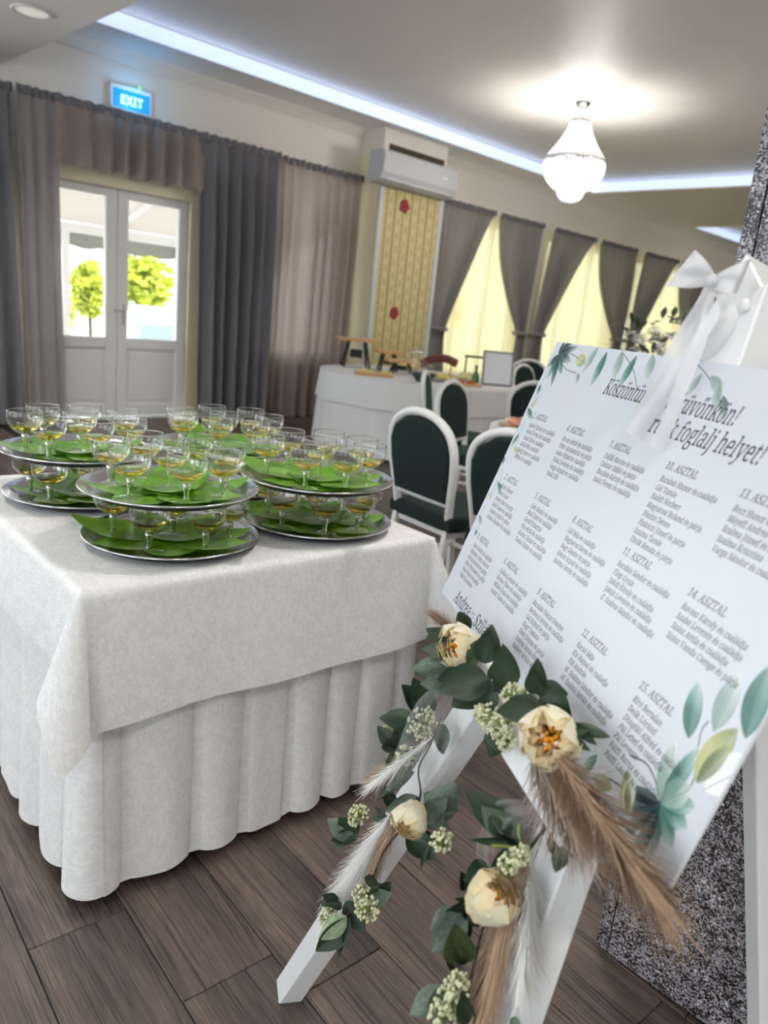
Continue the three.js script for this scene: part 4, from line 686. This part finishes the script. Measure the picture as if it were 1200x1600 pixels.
// bow of pale satin ribbon tied over the easel's head
{
  const t = onBoard('ribbon_bow', 'white satin ribbon bow with long tails tied to the easel top', 'bow');
  const band = (pts, w, nrm, fold = 0.0, n = 40) => { const c = new THREE.CatmullRomCurve3(pts.map((p) => V(...p))); return sheet(8, n, (u, v) => { const p = c.getPoint(v), tg = c.getTangent(v), wd = typeof w === 'function' ? w(v) : w, nn = typeof nrm === 'function' ? nrm(v) : nrm, s = new THREE.Vector3().crossVectors(nn, tg).normalize(), o = p.addScaledVector(s, (u - 0.5) * wd).addScaledVector(nn, fold * Math.sin(u * 6.283 + v * 5) * wd); return [o.x, o.y, o.z]; }); };
  const k = [0.45, 0.592, 0.05], toEye = eyeL.clone().sub(V(...k)).normalize();
  const sideL = V(0, 0, 0).crossVectors(upL, toEye).normalize();          // to the reader's right, square to the line of sight
  const P = (r, u, f) => { const q = V(...k).addScaledVector(sideL, r).addScaledVector(upL, u).addScaledVector(toEye, f); return [q.x, q.y, q.z]; };
  const fan = (pts, w, wd) => { const c = new THREE.CatmullRomCurve3(pts.map((p) => V(...p))); return sheet(10, 48, (u, v) => { const p = c.getPoint(v), o = p.addScaledVector(wd, (u - 0.5) * w(v)).addScaledVector(toEye, 0.004 * Math.sin(u * 9 + v * 7) * Math.sin(v * Math.PI)); return [o.x, o.y, o.z]; }); };
  const loop = (s, rE, uE, w0, wr) => fan([P(0, 0, 0.002), P(s * rE * 0.45, uE * 0.5, 0.016), P(s * rE * 0.85, uE * 0.9, 0.017), P(s * rE, uE, 0.002), P(s * rE * 0.9, uE * 0.95, -0.012), P(s * rE * 0.45, uE * 0.4, -0.012), P(0, 0, -0.003)], (v) => 0.012 + w0 * Math.pow(Math.sin(v * Math.PI), 0.8), sideL.clone().multiplyScalar(wr).addScaledVector(upL, Math.sqrt(1 - wr * wr)));
  part('loop', loop(-1, 0.039, 0.012, 0.04, 0.5), M.satin, t); part('loop', loop(1, 0.034, 0.008, 0.03, 0.2), M.satin, t);
  part('knot', new THREE.SphereGeometry(0.0095, 16, 12).scale(1, 0.9, 0.9).translate(...P(0, 0, 0.008)), M.satin, t);
  const n1 = toEye.clone().addScaledVector(sideL, -0.25).normalize(), n2 = toEye.clone().addScaledVector(sideL, 0.4).normalize();
  part('tail', band([[0.425, 0.594, 0.035], [0.43, 0.545, 0.035], [0.421, 0.477, 0.03], [0.396, 0.423, 0.018], [0.384, 0.393, 0.012]], (v) => 0.011 + 0.022 * smooth(v * 2.4) - 0.009 * v, n1, 0.06), M.satin, t);
  part('tail', band([[0.44, 0.59, 0.04], [0.457, 0.534, 0.034], [0.46, 0.469, 0.03], [0.454, 0.425, 0.02], [0.443, 0.387, 0.012]], (v) => 0.01 + 0.008 * smooth(v * 2), n1, 0.06), M.satin, t);
  part('tail', band([[0.43, 0.596, 0.03], [0.469, 0.561, 0.02], [0.453, 0.526, 0.012], [0.415, 0.504, 0.006]], (v) => 0.012 + 0.014 * smooth(v * 2), n2, 0.05), M.satin, t);
}

// garlands wired to the ledge and to both front legs
const unitLeaves = [leafShape(1, 0.1, 0.06, 0.01), leafShape(1, -0.12, -0.1, 0.015), leafShape(1, 0.2, 0.16, 0.0)];
function addLeaf(parent, [ax, ay, az, bx, by, bz, wr, col], r) {
  const a = V(ax, ay, az), d = V(bx, by, bz).sub(a), L = d.length() * 1.18; d.normalize();
  const n = eyeL.clone().sub(a).normalize().add(V(r() - 0.5, r() - 0.5, r() - 0.5).multiplyScalar(0.75)); n.addScaledVector(d, -n.dot(d)).normalize();
  const x = V(0, 0, 0).crossVectors(d, n), m = part('leaf', unitLeaves[Math.floor(r() * 3)], LEAF[col], parent);
  m.matrix.makeBasis(x.multiplyScalar(L * wr * 1.12), d.multiplyScalar(L), n.multiplyScalar(L)).setPosition(a); m.matrix.decompose(m.position, m.quaternion, m.scale); return m;
}
function addBerries(parent, [x, y, z, rad], r) {
  const geos = [], sp = new THREE.IcosahedronGeometry(0.0024, 1), c = V(x, y, z), n = Math.round(22 + rad * 1900), st = [];
  for (let i = 0; i < n; i++) { const p = V(r() - 0.5, (r() - 0.5) * 1.3, r() - 0.5); p.multiplyScalar(2 * rad * Math.pow(r(), 0.15) / Math.max(0.4, p.length() * 2)); p.addScaledVector(eyeL.clone().sub(c).normalize(), 0.008); geos.push(sp.clone().scale(1, 1.25, 1).translate(p.x, p.y, p.z)); if (i % 2) st.push(tube([V(0, 0, -0.006), p.clone().multiplyScalar(0.5).add(V(0.001, 0, 0)), p], 0.0007, 3, 4)); }
  const g = new THREE.Group(); g.name = 'berry_sprig'; g.position.copy(c); parent.add(g); part('berries', geos, M.berry, g); part('stalks', st, M.stemGreen, g);
}
function addPlume(parent, [ax, ay, az, bx, by, bz, wid, col, n], r) {
  const a = V(ax, ay, az), b = V(bx, by, bz), ax1 = b.clone().sub(a), L = ax1.length(); ax1.normalize();
  const s1 = V(0, 0, 0).crossVectors(ax1, V(0.2, 0.3, 1).normalize()).normalize(), s2 = V(0, 0, 0).crossVectors(ax1, s1), p = [], ix = [];
  for (let i = 0; i < n; i++) {
    const t = Math.pow(r(), 1.15) * 0.86 - 0.02, ang = r() * 6.283, out = s1.clone().multiplyScalar(Math.cos(ang)).addScaledVector(s2, Math.sin(ang) * 0.6), len = L * (0.16 + 0.26 * r()) * (t < 0.1 ? 0.8 : 1), sp = wid * (0.14 + 0.66 * r()) * (0.55 + 0.45 * Math.sin(Math.PI * clamp(t + 0.15))), q0 = a.clone().addScaledVector(ax1, t * L).addScaledVector(out, wid * 0.04);
    const w = 0.0008, sd = V(0, 0, 0).crossVectors(ax1, out).normalize(), k = p.length / 3;
    for (let j = 0; j <= 3; j++) { const v = j / 3, q = q0.clone().addScaledVector(ax1, len * v).addScaledVector(out, sp * (v * 0.75 + 0.25 * v * v)); const ww = w * (1 - v * 0.75); p.push(q.x + sd.x * ww, q.y + sd.y * ww, q.z + sd.z * ww, q.x - sd.x * ww, q.y - sd.y * ww, q.z - sd.z * ww); }
    for (let j = 0; j < 3; j++) { const o = k + j * 2; ix.push(o, o + 2, o + 1, o + 1, o + 2, o + 3); }
  }
  const g = new THREE.BufferGeometry(); g.setAttribute('position', new THREE.Float32BufferAttribute(p, 3)); g.setIndex(ix); g.computeVertexNormals();
  const grp = new THREE.Group(); grp.name = 'pampas_plume'; parent.add(grp); const m = part('hairs', g, HAIR[col], grp); m.userData.kind = 'stuff';
  part('stalk', tube([a.clone().addScaledVector(ax1, -0.01), a.clone().lerp(b, 0.45), a.clone().lerp(b, 0.85)], 0.0012, 6, 5), HAIR[col], grp);
}
const petalShape = (w, h, cup, ruff) => sheet(12, 10, (u, v) => { const s = (u - 0.5) * 2, ww = w * (0.4 + 0.6 * smooth(v * 1.5)) * Math.sqrt(Math.max(0.03, 1 - Math.pow(Math.max(0, (v - 0.5) / 0.51), 2.4))); return [s * ww * 0.5, v * h * (1 - 0.08 * s * s), cup * (s * s * 0.35 * w + v * v * h * 0.55) - 0 + ruff * Math.sin(s * 5 + v * 3) * v * w * 0.06]; });
const PET = [petalShape(1.45, 1.0, 0.8, 0.5), petalShape(1.25, 0.92, 0.6, 1.0), petalShape(0.9, 0.6, 0.3, 1.4)];
function addRose(parent, [x, y, z, rad0], axis, r, core = 1) {
  const rad = rad0 * 0.98;
  const g = new THREE.Group(); g.name = 'rose'; parent.add(g); g.position.set(x, y, z); g.quaternion.setFromUnitVectors(V(0, 1, 0), axis.clone().normalize());
  // rings from the outside in: [count, base radius, tilt outwards, scale, shape, material]
  for (const [n, br, tilt, sc, k, mat] of [[7, 0.44, 0.86, 1.1, 0, M.petalPale], [8, 0.52, 0.66, 1.08, 0, M.petal], [8, 0.56, 0.46, 1.0, 1, M.petal], [8, 0.54, 0.36, 0.92, 1, M.petal], [9, 0.5, 0.42, 0.8, 2, M.petalDeep]])
    for (let i = 0; i < n; i++) { const a = (i + r() * 0.35) / n * 6.283 + k, m = part('petal', PET[k], mat, g), s = rad * sc * (0.92 + 0.16 * r()); m.scale.setScalar(s); m.position.set(Math.sin(a) * rad * br, -rad * 0.42, Math.cos(a) * rad * br); m.rotation.set(0, 0, 0); m.rotateY(a); m.rotateX(tilt + (r() - 0.5) * 0.16); m.rotateY(Math.PI); m.rotateX(0); }
  if (core) { const s = []; for (let i = 0; i < 46; i++) { const a = r() * 6.283, q = Math.sqrt(r()) * rad * 0.34, h = rad * (0.16 + 0.34 * r()); s.push(new THREE.IcosahedronGeometry(rad * 0.06, 1).translate(q * Math.cos(a), h, q * Math.sin(a))); } part('stamens', s, M.stamen, g); }
  part('calyx', new THREE.SphereGeometry(rad * 0.2, 12, 8).scale(1, 0.7, 1).translate(0, -rad * 0.46, 0), M.stemGreen, g);
}
const veil = (pts, w, seed) => { const c = new THREE.CatmullRomCurve3(pts.map((p) => V(...p))), r = rng(seed), f = [r() * 6, r() * 6]; return sheet(24, 30, (u, v) => { const p = c.getPoint(v), tg = c.getTangent(v), n = eyeL.clone().sub(p).normalize(), s = V(0, 0, 0).crossVectors(n, tg).normalize(), ww = w(v); p.addScaledVector(s, (u - 0.5) * ww).addScaledVector(n, 0.007 * Math.sin(u * 14 + f[0] + v * 2) * (0.4 + v) + 0.004 * Math.sin(u * 31 + f[1])); return [p.x, p.y, p.z]; }); };
const ledgeLeaves = [
  [0.268, -0.006, 0.055, 0.268, -0.022, 0.105, 0.55, 'g'],
  [0.288, -0.028, 0.055, 0.288, -0.05, 0.108, 0.5, 'g'],
  [0.319, -0.031, 0.055, 0.32, -0.055, 0.105, 0.6, 'g'],
  [0.303, -0.067, 0.055, 0.301, -0.046, 0.091, 0.5, 'd'],
  [0.39, 0.008, 0.055, 0.392, -0.026, 0.107, 0.68, 'd'],
  [0.391, -0.004, 0.055, 0.413, -0.036, 0.047, 0.8, 'd'],
  [0.356, 0.013, 0.055, 0.358, 0.059, 0.063, 0.55, 'd'],
  [0.452, 0.025, 0.055, 0.447, 0.072, 0.083, 0.55, 'd'],
  [0.421, 0.02, 0.055, 0.425, 0.037, 0.073, 0.8, 'd'],
  [0.435, 0.012, 0.055, 0.44, 0.028, 0.071, 0.9, 'd'],
  [0.511, 0.049, 0.055, 0.513, 0.076, 0.074, 0.5, 'd'],
  [0.512, 0.054, 0.055, 0.53, 0.067, 0.031, 0.75, 'd'],
  [0.536, 0.05, 0.055, 0.562, 0.035, 0.021, 0.6, 'd'],
  [0.534, 0.041, 0.055, 0.535, 0.024, 0.101, 0.55, 'd'],
  [0.595, 0.061, 0.055, 0.617, 0.055, 0.03, 0.3, 'd'],
  [0.463, -0.031, 0.055, 0.48, -0.047, 0.049, 0.7, 'd'],
  [0.267, 0.024, 0.055, 0.268, 0.047, 0.079, 0.6, 'd'],
  [0.319, 0.033, 0.055, 0.339, -0.007, 0.057, 0.4, 'y'],
  [0.603, 0.047, 0.055, 0.616, 0.066, 0.043, 0.35, 'd'],
];
const nearLegLeaves = [
  [0.203, -0.155, 0.02, 0.194, -0.128, 0.074, 0.5, 'd'],
  [0.182, -0.177, 0.02, 0.18, -0.192, 0.077, 0.55, 'd'],
  [0.144, -0.257, 0.02, 0.139, -0.233, 0.062, 0.5, 'g'],
  [0.166, -0.236, 0.02, 0.17, -0.239, 0.05, 0.7, 'd'],
  [0.2, -0.201, 0.02, 0.201, -0.198, 0.056, 0.6, 'd'],
  [0.204, -0.217, 0.02, 0.221, -0.241, 0.02, 0.6, 'd'],
  [0.262, -0.137, 0.02, 0.284, -0.17, 0.009, 0.5, 'd'],
  [0.204, -0.231, 0.02, 0.214, -0.266, 0.048, 0.65, 'o'],
  [0.25, -0.237, 0.02, 0.26, -0.289, 0.056, 0.2, 'd'],
  [0.232, -0.323, 0.02, 0.232, -0.303, 0.049, 0.45, 'd'],
  [0.291, -0.257, 0.02, 0.296, -0.285, 0.057, 0.55, 'g'],
  [0.308, -0.238, 0.02, 0.332, -0.237, -0.016, 0.55, 'g'],
  [0.35, -0.26, 0.02, 0.357, -0.211, 0.009, 0.6, 'g'],
  [0.338, -0.242, 0.02, 0.36, -0.251, -0.007, 0.7, 'g'],
  [0.314, -0.309, 0.02, 0.338, -0.312, -0.016, 0.75, 'd'],
  [0.385, -0.273, 0.02, 0.401, -0.297, 0.023, 0.25, 'd'],
  [0.39, -0.214, 0.02, 0.403, -0.197, 0.01, 0.45, 'd'],
  [0.146, -0.452, 0.02, 0.14, -0.433, 0.068, 0.6, 'g'],
  [0.147, -0.44, 0.02, 0.148, -0.446, 0.059, 0.5, 'g'],
  [0.139, -0.461, 0.02, 0.147, -0.477, 0.043, 0.45, 'g'],
  [0.226, -0.522, 0.02, 0.254, -0.544, -0.016, 0.6, 'd'],
  [0.276, -0.455, 0.02, 0.296, -0.445, -0.009, 0.5, 'd'],
  [0.3, -0.45, 0.02, 0.314, -0.421, 0.001, 0.6, 'g'],
  [0.2, -0.546, 0.02, 0.202, -0.54, 0.05, 0.5, 'd'],
  [0.195, -0.568, 0.02, 0.198, -0.553, 0.043, 0.7, 'g'],
  [0.254, -0.528, 0.02, 0.264, -0.566, 0.052, 0.55, 'l'],
  [0.26, -0.55, 0.02, 0.279, -0.584, 0.017, 0.25, 'd'],
  [0.3, -0.418, 0.02, 0.304, -0.41, 0.043, 0.6, 'd'],
  [0.219, -0.349, 0.02, 0.222, -0.336, 0.044, 0.5, 'g'],
];
const farLegLeaves = [
  [0.581, -0.1, 0.03, 0.568, -0.076, 0.099, 0.42, 'd'],
  [0.576, -0.108, 0.03, 0.568, -0.085, 0.082, 0.5, 'g'],
  [0.585, -0.109, 0.03, 0.582, -0.119, 0.085, 0.16, 'd'],
  [0.574, -0.121, 0.03, 0.584, -0.144, 0.05, 0.4, 'd'],
  [0.625, -0.059, 0.03, 0.646, -0.072, 0.014, 0.7, 'd'],
  [0.653, -0.056, 0.03, 0.667, -0.075, 0.037, 0.6, 'd'],
  [0.531, -0.224, 0.03, 0.533, -0.199, 0.052, 0.4, 'd'],
  [0.567, -0.171, 0.03, 0.571, -0.183, 0.064, 0.9, 'd'],
  [0.549, -0.224, 0.03, 0.559, -0.232, 0.042, 0.7, 'd'],
  [0.553, -0.227, 0.03, 0.559, -0.235, 0.057, 0.35, 'd'],
  [0.533, -0.253, 0.03, 0.543, -0.278, 0.054, 0.6, 'g'],
  [0.555, -0.242, 0.03, 0.568, -0.285, 0.055, 0.62, 'g'],
  [0.591, -0.281, 0.03, 0.586, -0.232, 0.061, 0.55, 'o'],
  [0.569, -0.239, 0.03, 0.573, -0.209, 0.041, 0.6, 'd'],
  [0.586, -0.233, 0.03, 0.591, -0.221, 0.049, 0.5, 'd'],
  [0.592, -0.323, 0.03, 0.599, -0.353, 0.064, 0.62, 'g'],
  [0.649, -0.309, 0.03, 0.646, -0.266, 0.056, 0.35, 'd'],
  [0.584, -0.298, 0.03, 0.585, -0.277, 0.057, 0.3, 'o'],
  [0.577, -0.179, 0.03, 0.582, -0.154, 0.04, 0.4, 'g'],
  [0.712, -0.228, 0.03, 0.724, -0.235, 0.038, 0.6, 'g'],
];
const ledgeBerries = [
  [0.409, -0.039, 0.05, 0.013],
  [0.438, -0.029, 0.05, 0.02],
  [0.474, -0.022, 0.05, 0.019],
  [0.458, 0.019, 0.05, 0.016],
  [0.491, -0.028, 0.05, 0.014],
  [0.491, 0.039, 0.05, 0.012],
];
const nearLegBerries = [
  [0.227, -0.164, 0.03, 0.029],
  [0.12, -0.239, 0.03, 0.016],
  [0.215, -0.235, 0.03, 0.018],
  [0.149, -0.406, 0.03, 0.021],
  [0.43, -0.231, 0.03, 0.017],
  [0.29, -0.454, 0.03, 0.018],
  [0.324, -0.449, 0.03, 0.02],
  [0.211, -0.571, 0.03, 0.018],
];
const farLegBerries = [
  [0.622, -0.285, 0.045, 0.016],
  [0.622, -0.309, 0.045, 0.018],
  [0.623, -0.332, 0.045, 0.017],
  [0.613, -0.104, 0.045, 0.012],
  [0.604, -0.126, 0.045, 0.012],
];
const roses = [
  [0.288, 0.006, 0.055, 0.038],
  [0.58, 0.032, 0.055, 0.04],
  [0.368, -0.24, 0.055, 0.031],
  [0.611, -0.178, 0.055, 0.036],
];
const ledgePlumes = [
  [0.229, 0.003, 0.04, 0.228, 0.021, 0.104, 0.027, 'b', 500],
  [0.6, 0.026, 0.06, 0.815, 0.006, 0.04, 0.062, 'b', 1500],
  [0.549, -0.012, 0.042, 0.7, -0.03, 0.042, 0.055, 'p', 1100],
];
const nearLegPlumes = [
  [0.26, -0.178, 0.03, 0.269, -0.277, 0.092, 0.037, 'w', 260],
  [0.226, -0.338, 0.012, 0.162, -0.574, 0.012, 0.057, 'w', 1300],
  [0.247, -0.314, 0.016, 0.269, -0.46, 0.016, 0.031, 'b', 900],
  [0.152, -0.279, 0.02, 0.136, -0.345, 0.039, 0.027, 'b', 350],
];
const farLegPlumes = [
  [0.578, -0.104, 0.02, 0.668, -0.323, 0.02, 0.044, 'b', 1800],
  [0.581, -0.081, 0.012, 0.602, -0.203, 0.012, 0.029, 'w', 800],
  [0.593, -0.127, 0.008, 0.674, -0.227, 0.008, 0.052, 'w', 1100],
];
const nearStem = [
  [0.253, -0.131, 0.02],
  [0.259, -0.181, 0.02],
  [0.257, -0.226, 0.02],
  [0.303, -0.248, 0.02],
  [0.303, -0.29, 0.02],
  [0.273, -0.377, 0.02],
  [0.28, -0.462, 0.02],
  [0.237, -0.555, 0.02],
];
const farStem = [
  [0.609, -0.053, 0.025],
  [0.599, -0.102, 0.025],
  [0.588, -0.144, 0.025],
  [0.584, -0.186, 0.025],
  [0.59, -0.228, 0.025],
  [0.607, -0.269, 0.025],
  [0.628, -0.313, 0.025],
];
const ledgeStem = [
  [0.228, 0.007, 0.035],
  [0.316, -0.012, 0.035],
  [0.412, -0.002, 0.035],
  [0.491, 0.019, 0.035],
  [0.567, 0.012, 0.035],
  [0.652, -0.006, 0.035],
];
{
  const r = rng(301), t = onBoard('flower_garland', 'garland of two cream roses, eucalyptus and pampas along the easel ledge', 'garland');
  part('wire', tube(ledgeStem.map((p) => V(...p)), 0.0022, 40, 6), M.stemDark, t);
  for (const l of ledgeLeaves) { addLeaf(t, l, r); if (r() < 0.85) { const k = 0.65 + r() * 0.35, j = () => (r() - 0.5) * 0.05; addLeaf(t, [l[0], l[1], l[2] - 0.006, l[0] + (l[3] - l[0]) * k + j(), l[1] + (l[4] - l[1]) * k + j(), l[2] + (l[5] - l[2]) * k - 0.006, l[6], r() < 0.7 ? 'd' : l[7]], r); } } for (const b of ledgeBerries) addBerries(t, b, r); for (const p of ledgePlumes) addPlume(t, p, r);
  const e = (p) => eyeL.clone().sub(V(...p)).normalize();
  const side = V(0, 0, 0).crossVectors(upL, e(roses[0])).normalize();
  addRose(t, roses[0], e(roses[0]).multiplyScalar(0.75).addScaledVector(side, -0.75).addScaledVector(upL, -0.1), r);
  addRose(t, roses[1], e(roses[1]).addScaledVector(side, -0.12).addScaledVector(upL, -0.12), r);
}
{
  const r = rng(302), t = onBoard('flower_garland', 'garland with one small rose on the easel leg nearest the table', 'garland');
  part('wire', tube(nearStem.map((p) => V(...p)), 0.0018, 40, 6), M.stemDark, t);
  for (const l of nearLegLeaves) { addLeaf(t, l, r); if (r() < 0.85) { const k = 0.65 + r() * 0.35, j = () => (r() - 0.5) * 0.05; addLeaf(t, [l[0], l[1], l[2] - 0.006, l[0] + (l[3] - l[0]) * k + j(), l[1] + (l[4] - l[1]) * k + j(), l[2] + (l[5] - l[2]) * k - 0.006, l[6], r() < 0.7 ? 'd' : l[7]], r); } } for (const b of nearLegBerries) addBerries(t, b, r); for (const p of nearLegPlumes) addPlume(t, p, r);
  const e = eyeL.clone().sub(V(...roses[2])).normalize();
  addRose(t, roses[2], e.clone().multiplyScalar(0.6).addScaledVector(upL, -0.5).addScaledVector(V(0, 0, 0).crossVectors(upL, e), -0.2), r);
  part('tulle', veil([[0.268, -0.07, 0.03], [0.28, -0.11, 0.045], [0.29, -0.19, 0.04], [0.285, -0.27, 0.035]], (v) => 0.03 + 0.055 * Math.sin(v * 2.4), 5), M.tulle, t);
}
{
  const r = rng(303), t = onBoard('flower_garland', 'garland of pampas and a half hidden rose on the other front leg', 'garland');
  part('wire', tube(farStem.map((p) => V(...p)), 0.002, 40, 6), M.stemDark, t);
  for (const l of farLegLeaves) { addLeaf(t, l, r); if (r() < 0.85) { const k = 0.65 + r() * 0.35, j = () => (r() - 0.5) * 0.05; addLeaf(t, [l[0], l[1], l[2] - 0.006, l[0] + (l[3] - l[0]) * k + j(), l[1] + (l[4] - l[1]) * k + j(), l[2] + (l[5] - l[2]) * k - 0.006, l[6], r() < 0.7 ? 'd' : l[7]], r); } } for (const b of farLegBerries) addBerries(t, b, r); for (const p of farLegPlumes) addPlume(t, p, r);
  const e = eyeL.clone().sub(V(...roses[3])).normalize(), s = V(0, 0, 0).crossVectors(upL, e).normalize();
  addRose(t, roses[3], e.clone().multiplyScalar(0.25).addScaledVector(upL, 0.75).addScaledVector(s, 0.6), r);
  part('bud_stalks', [[0.61, -0.1, 0.05], [0.6, -0.075, 0.055], [0.592, -0.115, 0.07], [0.615, -0.13, 0.055]].map((p) => tube([[0.604, -0.105, 0.03], [(p[0] + 0.604) / 2, (p[1] - 0.1) / 2, 0.05], p], 0.0018, 8, 5)), M.stemGreen, t);
  part('tulle', veil([[0.61, -0.05, 0.03], [0.585, -0.075, 0.05], [0.572, -0.12, 0.05], [0.575, -0.165, 0.035]], (v) => 0.008 + 0.045 * Math.sin(v * 2.9) + 0.006 * Math.sin(v * 17), 9), M.tulle, t);
}

// things built in place get their own origin at their base
scene.updateMatrixWorld(true);
for (const o of scene.children) if (o.isGroup && o.position.lengthSq() === 0 && o.rotation.y === 0 && o.children.length) {
  const b = new THREE.Box3().setFromObject(o), c = V((b.min.x + b.max.x) / 2, b.min.y, (b.min.z + b.max.z) / 2);
  if (c.lengthSq() > 0) { o.position.copy(c); for (const k of o.children) k.position.sub(c); }
}
shadows(scene);
renderer.render(scene, camera);
